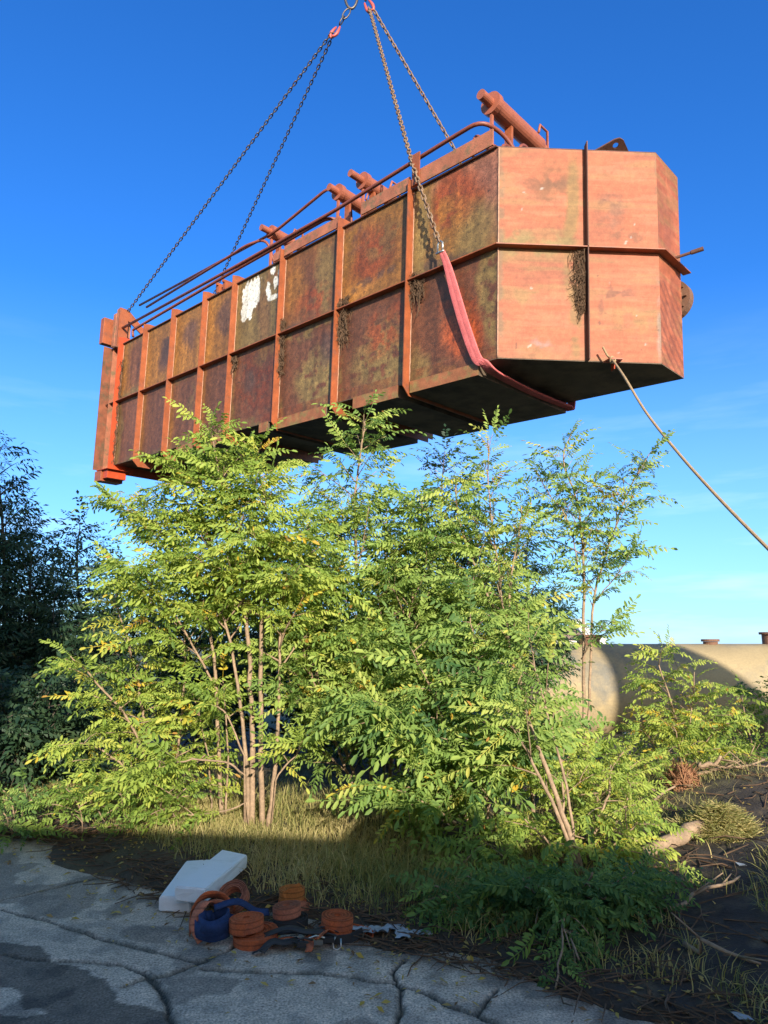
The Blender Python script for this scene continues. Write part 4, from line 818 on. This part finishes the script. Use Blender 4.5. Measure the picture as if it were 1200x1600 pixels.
tree('locust_sprout', 'low shaded weeds left of the bare stems, at the dirt margin', 'sprout', [([(130+k*38, 1290, 6.1), (125+k*38+rng.uniform(-20, 20), 1255, 6.0), (120+k*38+rng.uniform(-30, 30), 1232, 5.9)], .008) for k in range(5)],
     bl=.26, t0=.15, spacing=.09, lsp=.07, ls=.24, leaf='leafA', tint=.25, tvar=.15, yellow=.01, group=SP, elev=(0, 40), sub=0)

tree('dry_brush', 'tangle of dry leafy brush on the soil bank, right of the yellowing bush', 'brush', [([(1130, 1235, 7.4), (1150, 1200, 7.3), (1200, 1185, 7.2)], .012), ([(1120, 1235, 7.3), (1100, 1205, 7.2), (1085, 1190, 7.1)], .01), ([(1150, 1240, 7.2), (1180, 1215, 7.1), (1215, 1210, 7.)], .01), ([(1165, 1240, 7.5), (1170, 1190, 7.5), (1180, 1160, 7.5)], .012)],
     bl=.36, t0=.1, spacing=.11, lsp=.10, ls=.26, leaf='leafA', tint=.45, tvar=.25, yellow=.15, elev=(-10, 40), grav=-.8)
# ------------------------------------------------------------------ grass, litter, fallen leaves
def blades(name, X, Y, H, tint, m, lean=.5, wd=.006, zf=gz, wdir=None):
    n = len(X); Z = zf(X, Y); az = rng.uniform(0, 6.283, n); ln = rng.uniform(.1, 1, n)*lean; w_ = rng.uniform(.6, 1.3, n)*wd; fa = rng.uniform(0, 6.283, n)
    V = np.zeros((n, 8, 3)); s = np.stack([np.cos(fa), np.sin(fa), 0*fa], 1)
    for k, (t, ww) in enumerate(((0, 1), (.4, .85), (.75, .55), (1, .08))):
        c_ = np.stack([X+np.cos(az)*H*ln*t*t, Y+np.sin(az)*H*ln*t*t, Z-.01+H*(t-.35*ln*t*t)], 1)
        V[:, 2*k] = c_+s*(w_*ww)[:, None]; V[:, 2*k+1] = c_-s*(w_*ww)[:, None]
    q = np.array([(0, 1, 3, 2), (2, 3, 5, 4), (4, 5, 7, 6)]); Q = (q[None]+(np.arange(n)*8)[:, None, None]).reshape(-1, 4)
    return link(name, raw_mesh(name, V.reshape(-1, 3), Q, {'tint': np.repeat(tint, 8)}), m)
n = 34000
X = rng.uniform(-4.2, 2.2, n); Y = edge_y(X)+np.where(X > -.9, .12, .4)+np.abs(rng.normal(0, 1., n))+rng.uniform(0, .8, n); k = (fbm(X*1.5, Y*1.5, 4.) > .40) & ((X < 1.4) | (rng.random(n) < .25)); X, Y = X[k], Y[k]
tag(blades('grass', X, Y, rng.uniform(.05, .165, len(X))*(.5+1.*fbm(X*2, Y*2, 8.)), np.clip(.25+.9*(fbm(X*1.2, Y*1.2, 17.)-.25)+rng.normal(0, .15, len(X)), 0, 1), M['straw'], 1.1, .0032), kind='stuff')
X = rng.uniform(1.5, 6.5, 30000); Y = rng.uniform(3.2, 9.5, 30000); k = fbm(X*1.6, Y*1.6, 24.)+.1*(rng.random(30000)-.5) > .44; X, Y = X[k], Y[k]
tag(blades('grass', X, Y, rng.uniform(.05, .15, len(X)), rng.uniform(.05, .75, len(X)), M['straw'], 1.8, .003), kind='stuff')
def flat_leaves(name, X, Y, Z, S, m):
    n = len(X); az = rng.uniform(0, 6.28, n); tl = rng.normal(0, .25, (n, 2))
    d = np.stack([np.cos(az), np.sin(az), tl[:, 0]], 1); s = np.stack([-np.sin(az), np.cos(az), tl[:, 1]], 1); P = np.stack([X, Y, Z], 1)
    V = np.stack([P-d*S[:, None], P+s*(S*.42)[:, None]+np.array([0, 0, .004]), P+d*S[:, None]+np.array([0, 0, .003]), P-s*(S*.42)[:, None]+np.array([0, 0, .006])], 1)
    t = rng.random(n); return link(name, raw_mesh(name, V.reshape(-1, 3), np.arange(4*n).reshape(-1, 4), {'tint': np.repeat(t, 4)}), m)
X = rng.uniform(-4, 3, 2600); Y = edge_y(X)+rng.normal(.05, .42, 2600)
k = (Y > 2.9) & (rng.random(2600) < .62); X, Y = X[k], Y[k]; Z = np.maximum(gz(X, Y), .004)+.006
tag(flat_leaves('fallen_leaves', X, Y, Z, rng.uniform(.010, .026, len(X)), M['leafF']), kind='stuff')
X = rng.uniform(1.4, 4.5, 420); Y = rng.uniform(3., 6.5, 420); tag(flat_leaves('fallen_leaves', X, Y, gz(X, Y)+.012, rng.uniform(.01, .028, 420), M['leafF']), kind='stuff')
q = MB()
for _ in range(900):
    x = rng.uniform(-3.3, 1.6); y = float(edge_y(x))+abs(rng.normal(.0, .32))-.12; a = rng.uniform(0, 6.28); ln = rng.uniform(.05, .32); z = max(float(gz(np.array([x]), np.array([y]))[0]), 0)+.008
    p = np.array([x, y, z]); d = np.array([math.cos(a), math.sin(a), rng.uniform(-.05, .25)]); q.tube([p, p+d*ln*.5+rng.normal(0, .012, 3), p+d*ln], [.004, .0035, .002], 4)
for _ in range(650):
    x = rng.uniform(1.4, 5.6); y = rng.uniform(3.2, 8.6); a = rng.uniform(0, 6.28); ln = rng.uniform(.1, .5); z = float(gz(np.array([x]), np.array([y]))[0])+.01
    p = np.array([x, y, z]); d = np.array([math.cos(a), math.sin(a), rng.uniform(-.05, .2)]); q.tube([p, p+d*ln*.5+rng.normal(0, .02, 3), p+d*ln], [.005, .004, .002], 4)
tag(q.build('twig_litter', M['vine']), kind='stuff')
def gpt(x, y, dz=0.):                              # photo point on the uneven soil
    p = at_z(x, y, .0)
    for _ in range(6): p = at_z(x, y, float(gz(np.array([p[0]]), np.array([p[1]]))[0])+dz)
    return p
# log, stick, root clump, straw heap on the right
a, b = gpt(985, 1342, .05), gpt(1098, 1292, .06)
q = MB(); pp = [a+(b-a)*t+rng.normal(0, .012, 3) for t in np.linspace(0, 1, 7)]; q.tube([p-a for p in pp], [.035, .042, .045, .05, .052, .056, .05], 9); o = q.build('fallen_log', M['bark'], smooth=True); o.location = a
tag(o, 'short bare log lying in the sunlit strip on the black soil', 'log')
for (x0, y0, x1, y1, r, lab) in ((1090, 1212, 1192, 1186, .018, 'thin bare dead branch lying over the brush, towards the right edge'), (1095, 1200, 1128, 1182, .03, 'stubby dead branch end in front of the small yellowing bush')):
    a, b = at_y(x0, y0, 6.9), at_y(x1, y1, 6.8); q = MB(); pp = [a+(b-a)*t+rng.normal(0, .02, 3) for t in np.linspace(0, 1, 6)]; q.tube([p-a for p in pp], list(np.linspace(r, r*.4, 6)), 7)
    for k in (2, 3, 4): q.tube([pp[k]-a, pp[k]-a+np.array([.12, -.05, rng.uniform(-.1, .16)]), pp[k]-a+np.array([.26, -.08, rng.uniform(-.2, .2)])], [.008, .006, .003], 5)
    o = q.build('dead_branch', M['bark'], smooth=True); o.location = a; tag(o, lab, 'branch')
for k, (p0, p1, lab) in enumerate((((1040, 1420), (1165, 1375), 'long thin stick lying in shade on the black soil, right of the leaning sprout'), ((1075, 1480), (1190, 1500), 'bent stick lying low on the soil near the right edge'), ((1010, 1255), (1075, 1225), 'broken branch end poking from the soil, left of the root clump'))):
    a, b_ = gpt(*p0, .02), gpt(*p1, .03); q = MB(); pp = [a+(b_-a)*t+rng.normal(0, .015, 3)+np.array([0, 0, .02*math.sin(t*3)]) for t in np.linspace(0, 1, 7)]; q.tube([p-a for p in pp], list(np.linspace(.014, .006, 7)), 7)
    for i_ in (2, 4): d_ = rng.normal(0, .12, 3); d_[2] = abs(d_[2])*.6; q.tube([pp[i_]-a, pp[i_]-a+d_*.6, pp[i_]-a+d_*1.2], [.007, .005, .003], 5)
    o = q.build('dead_branch', M['bark'], smooth=True); o.location = a; tag(o, lab, 'branch')
def tangle(name, c_, rad, n, ln, m, label, cat, wd=.005, dr=None, flow=None):
    V = []; Q = []; TT = []
    for _ in range(n):
        d = rng.normal(0, 1, 3); d /= np.linalg.norm(d); p = d*np.array(rad)*rng.uniform(.55, 1.); p[2] = abs(p[2]) if dr is None else p[2]
        tg = np.cross(d, rng.normal(0, 1, 3)); tg /= np.linalg.norm(tg)
        if flow is not None: tg = tg*.5+np.array(flow)*rng.choice([-1, 1])
        if dr is not None: tg = tg*.8+np.array(dr)*.7+rng.normal(0, .45, 3)
        tg /= np.linalg.norm(tg)
        s = np.cross(tg, d); s /= np.linalg.norm(s)+1e-9; o = len(V); L_ = ln*rng.uniform(.5, 1.2)
        for k in range(4):
            t = k/3-.5; pt = p+tg*L_*t-d*(t*t)*L_*.5+d*.03*rng.random(); V += [pt+s*wd*(1-abs(t)), pt-s*wd*(1-abs(t))]
        Q += [(o+2*k, o+2*k+1, o+2*k+3, o+2*k+2) for k in range(3)]; TT += [rng.uniform(.2, 1)]*8
    o = link(name, raw_mesh(name, V, Q, {'tint': TT}), m); o.location = c_; return tag(o, label, cat)
tangle('root_clump', at_y(1068, 1236, 6.75), (.15, .13, .25), 1300, .17, M['root'], 'reddish-brown fibrous root clump upright at the top of the soil bank', 'roots', .004, dr=(0.1, 0, -1))
hc_ = gpt(1128, 1300)
nn_ = 5200; X_ = rng.normal(0, .115, nn_); Y_ = rng.normal(.05, .12, nn_); hz_ = .19*np.exp(-(X_/.16)**2-(Y_/.17)**2); az_ = rng.uniform(-3.14, 3.14, nn_)*.7+1.2*np.round(2*vnoise(X_*9, Y_*9, 3.)); el_ = rng.normal(-.12, .3, nn_)-2.2*np.abs(X_); Vv = []; Qq = []; Tq = []
for i in range(nn_):
    d = np.array([math.cos(az_[i])*math.cos(el_[i]), math.sin(az_[i])*math.cos(el_[i]), math.sin(el_[i])]); p = np.array([X_[i], Y_[i], max(.004, hz_[i]*rng.uniform(.75, 1.05))]); s = np.cross(d, [rng.normal(), rng.normal(), 1]); s /= np.linalg.norm(s); L_ = rng.uniform(.05, .13); w_ = .0022; o_ = len(Vv)
    for t in (-1, 0, 1): c3 = p+d*L_*t-np.array([0, 0, .02*t*t]); Vv += [c3+s*w_, c3-s*w_]
    Qq += [(o_, o_+1, o_+3, o_+2), (o_+2, o_+3, o_+5, o_+4)]; Tq += [rng.uniform(.1, .75)]*6
o = link('straw_heap', raw_mesh('straw_heap', Vv, Qq, {'tint': Tq}), M['straw']); o.location = hc_; tag(o, 'sunlit heap of pale dry grass on the soil bank at the right', 'straw heap')

# ------------------------------------------------------------------ tank, far house
TY = 13.4; tt_ = at_y(1000, 1006, TY-.1); TR = .88; TZ = tt_[2]-TR
x0 = at_y(815, 1060, TY)[0]
tk = empty('storage_tank', (x0, TY, TZ), 'long pale yellow horizontal cylinder tank lying behind the thicket at the right', 'tank')
q = MB(); rr = [.0, .35, .62, .80, .87, TR]; xx = [-.28, -.27, -.22, -.13, -.04, .0]
q.tube([(x, 0, 0) for x in xx]+[(x, 0, 0) for x in np.linspace(.6, 9.4, 16)]+[(10.0, 0, 0)], [.02]+rr[1:]+[TR]*17, 72); q.build('shell', M['tank'], tk, smooth=False)
for sx_ in (2.6, 7.6):
    q = MB(); q.tube([(sx_, 0, 0), (sx_+.08, 0, 0)], TR+.006, 72, caps=True); q.build('weld_band', M['tank'], tk, smooth=False)
for px_, hh, rr_ in ((918, .12, .26), (1205, .17, .22), (1108, .04, .16)):
    xx_ = at_y(px_, 1003, TY)[0]-x0
    q = MB(); q.tube([(xx_, -.05, TR-.06), (xx_, -.05, TR+hh)], rr_*.8, 24); nk = q.build('neck', M['tankrust'], tk)
    q = MB(); q.tube([(xx_, -.05, TR+hh+.002), (xx_, -.05, TR+hh+.045)], rr_, 24); q.build('flange', M['tankrust'], nk, bevel=.006)
for s in (1.6, 5.0, 8.6):
    q = MB(); q.box((s, -.7, -TR-.2), (s+.3, .7, -TR*.72)); q.build('saddle', M['pale'], tk)
hy = 60; h0 = at_y(835, 988, hy); h = empty('far_house', (h0[0], hy, -.12), 'small far house with brown roof and white gable peeking above the tank', 'house')
q = MB(); q.box((-1., 0, 0), (6, 7, 2.2)); q.build('wall', M['pale'], h)
q = MB(); q.prism([(-1.4, -.4, 2.1), (-1.4, 7.4, 2.1), (-1.4, 3.5, 3.3)], (5.6, 0, 0)); q.build('roof', M['roof'], h)
q = MB(); q.prism([(4.21, -.2, 2.1), (4.21, 7.2, 2.1), (4.21, 3.5, 3.9)], (.9, 0, 0)); q.build('gable', M['pale'], h)
q = MB(); q.box((.2, -.04, .9), (1.1, -.005, 1.9)); q.build('window', M['glass'], h)

# ------------------------------------------------------------------ foam blocks, strap rolls, litter on the concrete
def place(o, p): o.location = [float(c) for c in p]; return o
def foam(c4, th, z0, tilt, label):
    # c4: near-left, near-right, far-right, far-left ground points
    P = [np.array([p[0], p[1], z0]) for p in c4]; P[2][2] += tilt; P[3][2] += tilt; c_ = sum(P)/4
    bm = bmesh.new(); vs = [bm.verts.new(p-c_+np.array([0, 0, dz])) for dz in (0, th) for p in P]
    for f in ((0, 3, 2, 1), (4, 5, 6, 7), (0, 1, 5, 4), (1, 2, 6, 5), (2, 3, 7, 6), (3, 0, 4, 7)): bm.faces.new([vs[i] for i in f])
    bmesh.ops.bevel(bm, geom=bm.edges[:], offset=.008, segments=2, affect='EDGES')
    bmesh.ops.subdivide_edges(bm, edges=bm.edges[:], cuts=2, use_grid_fill=True)
    for v in bm.verts: v.co += Vector(rng.normal(0, .0012, 3))
    me = bpy.data.meshes.new('foam_block'); bm.to_mesh(me); bm.free(); me.shade_smooth()
    me.shade_flat(); o = link('foam_block', me, M['foam']); o.location = c_; return tag(o, label, 'foam block')
p = [at_z(247, 1426), at_z(297, 1428), at_z(362, 1362), at_z(290, 1366)]
foam(p, .085, .006, 0, 'white polystyrene block lying flat on the concrete, partly under the other block')
p = [at_z(272, 1410, .09), at_z(320, 1419, .075), at_z(386, 1357, .09), at_z(346, 1348, .09)]
foam(p, .085, .095, .0, 'white polystyrene block lying slantwise on top of the flat one')
def roll(c_, r, hgt, m, label=None, tilt=(0, 0), inner=.022, gap=.0062, tail=None, parent=None, name='strap_roll', rz=0., group='rolled lashing straps on the concrete'):
    q = MB(); n = int((r-inner)/gap*22); pts = []
    for i in range(n+1):
        a = 2*math.pi*i/22; rr_ = inner+(r-inner)*i/n; pts.append((rr_*math.cos(a), rr_*math.sin(a), hgt/2+.0025*math.sin(a*.31)+.003*math.sin(i*.013)))
    pts = pts+[np.array(pts[-1])+np.array(t) for t in (tail or [])]
    q.band(pts, hgt, (0, 0, 1), .0042); o = q.build(name, m, parent); o.location = [float(x) for x in c_]; o.rotation_euler = (tilt[0], tilt[1], rz)
    if label: tag(o, label, 'strap roll', group)
    return o
c_ = at_z(388, 1478); roll(c_+np.array([.03, .05, .004]), .125, .050, M['orange'], 'wide flattened orange strap roll under a smaller roll, nearest the camera', tilt=(R_(3), R_(-4)), gap=.009)
roll(c_+np.array([-.02, .05, .062]), .095, .062, M['orange'], 'small orange strap roll stacked on the wide flat roll', tilt=(R_(-2), R_(-3)))
c_ = at_z(523, 1472); roll(c_+np.array([0, .06, .004]), .095, .050, M['orange'], 'orange strap roll at the bottom of the right-hand stack with a loose tail', tail=[(-.03, -.02, 0), (-.07, -.04, 0), (-.12, -.06, 0), (-.17, -.05, 0)], rz=2.2)
roll(c_+np.array([.008, .062, .056]), .09, .058, M['orange'], 'brown-orange strap roll on top of the right-hand stack', tilt=(0, R_(3)))
rb = empty('ratchet_buckle', c_+np.array([.02, -.055, .0]), 'small bright metal ratchet hook on a black strap before the right-hand stack', 'buckle')
q = MB(); q.band([(-.14, .06, .05), (-.07, .0, .04), (0, -.012, .036), (.07, .0, .04), (.13, .06, .05)], .045, (0, 0, 1), .006); q.build('strap', M['black'], rb)
q = MB(); q.tube([(-.01, -.02, .06), (-.025, -.03, .03), (-.02, -.04, .004), (.0, -.045, .0), (.02, -.04, .01), (.018, -.03, .05)], .005, 6); q.build('hook', M['zinc'], rb, smooth=True)
c_ = at_z(440, 1462); roll(c_+np.array([.03, .12, .003]), .105, .05, M['black'], 'dark grimy strap roll at the base of the middle stack', gap=.008)
roll(c_+np.array([.01, .13, .058]), .082, .055, M['orange2'], 'faded pinkish strap roll on the dark roll in the middle', tilt=(R_(2), R_(4)), tail=[(-.02, -.02, -.01), (-.06, -.05, -.03), (-.1, -.1, -.06)], rz=3.4)
c_ = at_z(452, 1432); roll(c_+np.array([0, .12, .055]), .08, .06, M['yellow'], 'amber-yellow strap roll with an upright loose end, furthest back', gap=.007, tail=[(-.03, -.03, .03), (-.05, -.06, .05), (-.055, -.08, .01)], rz=2.5)
roll(c_+np.array([0, .12, .003]), .088, .05, M['orange'], 'dim orange strap roll hidden under the amber roll', gap=.008)
c_ = at_z(362, 1432); roll(c_+np.array([0, .08, .06]), .095, .06, M['orange2'], 'loose brownish strap coil leaning behind the blue bundle', tilt=(R_(38), R_(-12)), inner=.055, gap=.009)
# blue bundle: folded webbing sling
bb = empty('blue_sling', at_z(335, 1468), 'crumpled blue webbing bundle between the foam blocks and the orange rolls', 'sling')
for k in range(7):
    q = MB(); a = k*.5; pts = [np.array([.11*math.cos(t+a)*(1-.06*k), .09*math.sin(t+a), .04+.006*k+.035*abs(math.sin(t*.5+k))]) for t in np.linspace(0, 5.2, 22)]
    q.band(pts, .055, (.3*math.sin(k), .5, 1), .008); q.build('fold', M['blue'], bb, smooth=True)
q = MB(); pts = smooth_path([(-.02, .06, .14), (.10, .10, .16), (.20, .13, .10), (.27, .17, .08)], 5); q.band(pts, .042, (0, .9, .5), .006); q.build('strap_end', M['blue'], bb, smooth=True)
q = MB(); pts = smooth_path([(-.05, -.08, .02), (-.11, -.02, .09), (-.08, .08, .16), (.02, .14, .13)], 5); q.band(pts, .05, (1, .3, 0), .005); q.build('binding_strap', M['orange2'], bb, smooth=True)
q = MB(); pts = smooth_path([(-.14, .02, .02), (-.16, .1, .1), (-.10, .16, .17), (.0, .18, .16), (.08, .14, .10)], 5); q.band(pts, .05, (.2, -.5, 1), .005); ob = q.build('orange_strap_end', M['orange'], smooth=True); ob.name = 'strap_end'; ob.parent = bb
kb = empty('black_straps', at_z(462, 1484), 'black ratchet straps heaped flat between the two orange stacks', 'straps')
for k in range(8):
    q = MB(); a = rng.uniform(0, 6.28); p = np.array([rng.uniform(-.12, .16), rng.uniform(-.03, .10), .012+.008*k]); d = np.array([math.cos(a), math.sin(a)*.5, 0])
    pts = smooth_path([p-d*.14+rng.normal(0, .02, 3)*[1, 1, .3], p-d*.04+np.array([0, .02, .02]), p+d*.06+np.array([.0, -.02, .015]), p+d*.15+rng.normal(0, .02, 3)*[1, 1, .3]], 4); pts = [np.array([x, y, max(z_, .012)]) for x, y, z_ in pts]
    q.band(pts, .04, (-d[1], d[0], .25), .005); q.build('strap', M['black'] if k % 3 else M['orange'], kb, smooth=True)
for k in range(3):
    q = MB(); p = np.array([.05+.06*k, -.04+.03*k, .05]); q.box(p-np.array([.035, .014, .02]), p+np.array([.035, .014, .004])); q.tube([p+np.array([-.04, 0, .01]), p+np.array([.0, -.02, .03]), p+np.array([.045, 0, .012])], .005, 6); q.build('ratchet', M['zinc'] if k == 1 else M['black'], kb, bevel=.002)
# crumpled plastic
pf = empty('plastic_film', gpt(600, 1460, .01), 'crumpled bluish plastic film on the dirt, right of the strap stacks', 'plastic')
for k in range(6):
    nx, ny = 16, 8; u, v = [a.ravel() for a in np.meshgrid(np.linspace(-1, 1, nx), np.linspace(-1, 1, ny), indexing='ij')]; sx_, sy_ = rng.uniform(.05, .10), rng.uniform(.018, .04)
    z = .012+.035*np.abs(fbm(u*1.7+k*5, v*1.7, k*1.3, 3)-.5)*2; a_ = rng.normal(.2, .5); r2 = np.stack([u*sx_, v*sy_*(.75+.5*vnoise(u*2+k, v*0))], 1)
    V_ = np.stack([r2[:, 0]*math.cos(a_)-r2[:, 1]*math.sin(a_)-.18+.07*k, r2[:, 0]*math.sin(a_)+r2[:, 1]*math.cos(a_)+rng.normal(0, .025), z], 1); link('film_fold', raw_mesh('film_fold', V_, grid_faces(nx, ny), smooth=True), M['plastic'], pf)
for px_, s_, lab in (((1158, 1353), .035, 'tiny scrap of white plastic on the black soil bank'), ((1160, 1592), .045, 'small white scrap at the bottom right corner on the soil')):
    q = MB(); V_ = [np.array([x*s_, y*s_*.4, .012+.012*math.sin(3*x+2*y)]) for x, y in ((-1, -.6), (-.2, -1), (.7, -.7), (1, .2), (.5, .9), (-.5, .7), (-1.1, .3))]; q.prism(V_, (0, 0, .002)); o = q.build('plastic_scrap', M['plastic']); o.location = gpt(*px_, .01); o.rotation_euler = (.25, .1, -.6); tag(o, lab, 'plastic')

# ------------------------------------------------------------------ behind the camera: unseen shade casters added for the foreground, then the crane
wh = empty('shade_warehouse', (-9.2, -12, 0), 'tall brick warehouse added unseen behind the camera, left, to cast shade', 'building')  # unseen building added so its shadow covers the left-edge trees
q = MB(); q.box((-8, -6, 0), (8.55, 7, 11)); q.build('wall', M['brick'], wh)
q = MB(); q.box((-8.3, -6.3, 11.003), (8.75, 7.2, 11.3)); q.build('roof', M['roof'], wh)
for k in range(6):
    q = MB(); q.box((-6.4+2.4*k, 7.003, 5), (-4.9+2.4*k, 7.05, 8)); wf_ = q.build('window', M['glass'], wh)
lr = empty('shade_lorry', (1.75, -5.1, -.045), 'white box lorry added unseen behind the camera to cast shade', 'lorry'); lr.rotation_euler = (0, 0, R_(-9))  # unseen lorry added; roof height set by the foreground shadow edge
q = MB(); q.box((-2.9, -1.25, 1.0), (2.2, 1.25, 3.22)); q.build('cargo_box', M['pale'], lr, bevel=.03)
q = MB(); q.box((.45, -.9, 3.225), (1.25, 1.0, 3.52)); q.build('shadow_bump_box', M['pale'], lr, bevel=.06)  # roof box added to raise a bump in the cast shadow
q = MB(); q.prism([(2.3, -1.15, .6), (4.0, -1.15, .6), (4.1, -1.15, 1.5), (3.7, -1.15, 2.55), (2.3, -1.15, 2.75)], (0, 2.3, 0)); cb = q.build('cab', M['pale'], lr, bevel=.05)
q = MB(); q.prism([(4.13, -1.0, 1.55), (4.13, 1.0, 1.55), (3.78, 1.0, 2.45), (3.78, -1.0, 2.45)], (.03, 0, .01)); q.build('windscreen', M['glass'], cb)
q = MB(); q.box((-2.9, -.5, .7), (3.9, .5, .99)); q.build('chassis', M['black'], lr)
for x in (-1.7, -.7, 3.2):
    for y in (-1.1, .8):
        q = MB(); q.tube([(x, y, .48), (x, y+.3, .48)], .48, 24); q.build('wheel', M['tyre'], lr, bevel=.03)
sh_ = empty('shade_shed', (8.36, -5, -.045), 'steep lean-to concrete shed added unseen behind the camera on the right to cast shade', 'shed'); sh_.rotation_euler = (0, 0, R_(14))  # unseen shed added; roof slope shaped for the shadow on the tank
q = MB(); q.prism([(0, 0, 0), (6, 0, 0), (6, 0, 3.6), (3.3, 0, 5.05), (0, 0, 8.75)], (0, -3.5, 0)); q.build('wall', M['pale'], sh_)
q = MB(); q.prism([(-.03, .05, 8.77), (3.32, .05, 5.07), (3.32, .05, 5.17), (-.03, .05, 8.89)], (0, -3.6, 0)); q.build('roof', M['roof'], sh_)
q = MB(); q.box((3.6, .003, .0), (4.8, .05, 2.1)); q.build('door', M['rustdark'], sh_)
vn = empty('shade_van', (5.0, -5.2, -.045), 'tall grey panel van added unseen beside the lorry to cast shade', 'van')  # unseen van added to keep the right-hand soil in shade
q = MB(); q.prism([(-1.0, -1.05, .5), (2.3, -1.05, .5), (2.3, -1.05, 3.55), (.6, -1.05, 3.36), (-.6, -1.05, 3.06), (-1.0, -1.05, 2.9)], (0, 2.1, 0)); vb = q.build('body', M['zinc'], vn, bevel=.05)
q = MB(); q.box((-1.01-.02, -.8, 1.6), (-1.01, .8, 2.5)); q.build('windscreen', M['glass'], vn)
for x in (-.6, .6):
    for y in (-1.07, .85):
        q = MB(); q.tube([(x, y, .35), (x, y+.22, .35)], .35, 22); q.build('wheel', M['tyre'], vn, bevel=.02)
cr_ = empty('mobile_crane', (15.0, -4.5, -.045), 'yellow mobile crane behind the camera on the right, holding the pontoon', 'crane')
q = MB(); q.box((-4.2, -1.3, .75), (4.8, 1.3, 1.5)); q.build('carrier', M['cranepaint'], cr_, bevel=.05)
q = MB(); q.box((-5.6, -1.25, .7), (-4.25, 1.25, 2.5)); q.build('drive_cab', M['cranepaint'], cr_, bevel=.08)
q = MB(); q.box((-.9, -1.2, 1.55), (1.9, 1.2, 3.0)); q.build('slewing_house', M['cranepaint'], cr_, bevel=.06)
q = MB(); q.box((-.9, 1.25, 1.55), (.3, 2.1, 3.1)); q.build('operator_cab', M['cranepaint'], cr_, bevel=.06)
for x in (-3.4, -1.8, 2.2, 3.8):
    for y in (-1.25, .85):
        q = MB(); q.tube([(x, y, .65), (x, y+.4, .65)], .65, 24); q.build('wheel', M['tyre'], cr_, bevel=.03)
B0 = np.array([.2, .0, 2.9]); TIP = np.array([mr_[0], mr_[1], 23.5])-np.array([15.0, -4.5, -.045]); d = (TIP-B0)/np.linalg.norm(TIP-B0); LB_ = np.linalg.norm(TIP-B0)
sdv = np.cross(d, [0, 0, 1]); sdv /= np.linalg.norm(sdv)
for k, (a, b, wd_) in enumerate(((-.5, 11, 1.15), (10.8, 20, .85), (19.8, LB_, .65))):
    q = MB(); q.band([B0+d*a, B0+d*b], wd_, sdv, wd_*1.15); q.build('boom_section', M['cranepaint'], cr_, bevel=.04)
q = MB(); q.tube([B0+np.array([-.3, .3, -.9]), B0+d*7.5+np.array([0, 0, -.6])], .2, 14); q.build('luffing_ram', M['zinc'], cr_)
hk = empty('crane_hook', mr_+np.array([0, 0, 1.1]), 'crane hook block above the picture carrying the lifting ring', 'hook block')
q = MB(); q.tube([(0, 0, .0), (0, 0, -.35), (.0, .0, -.4)], .06, 12); q.tube([(0, 0, -.35), (.16, 0, -.5), (.16, 0, -.66), (.02, 0, -.76), (-.12, 0, -.68), (-.16, 0, -.56)], [.06, .07, .075, .075, .05, .02], 10); q.build('hook', M['steel'], hk, smooth=True)
q = MB(); q.box((-.28, -.18, .0), (.28, .18, .8)); q.build('block', M['cranepaint'], hk, bevel=.06)
for sx_ in (-.2, .2):
    q = MB(); q.tube([(sx_, 0, .8), (sx_, 0, 23.2-mr_[2]-1.1)], .014, 6); q.build('hoist_rope', M['steel'], hk)
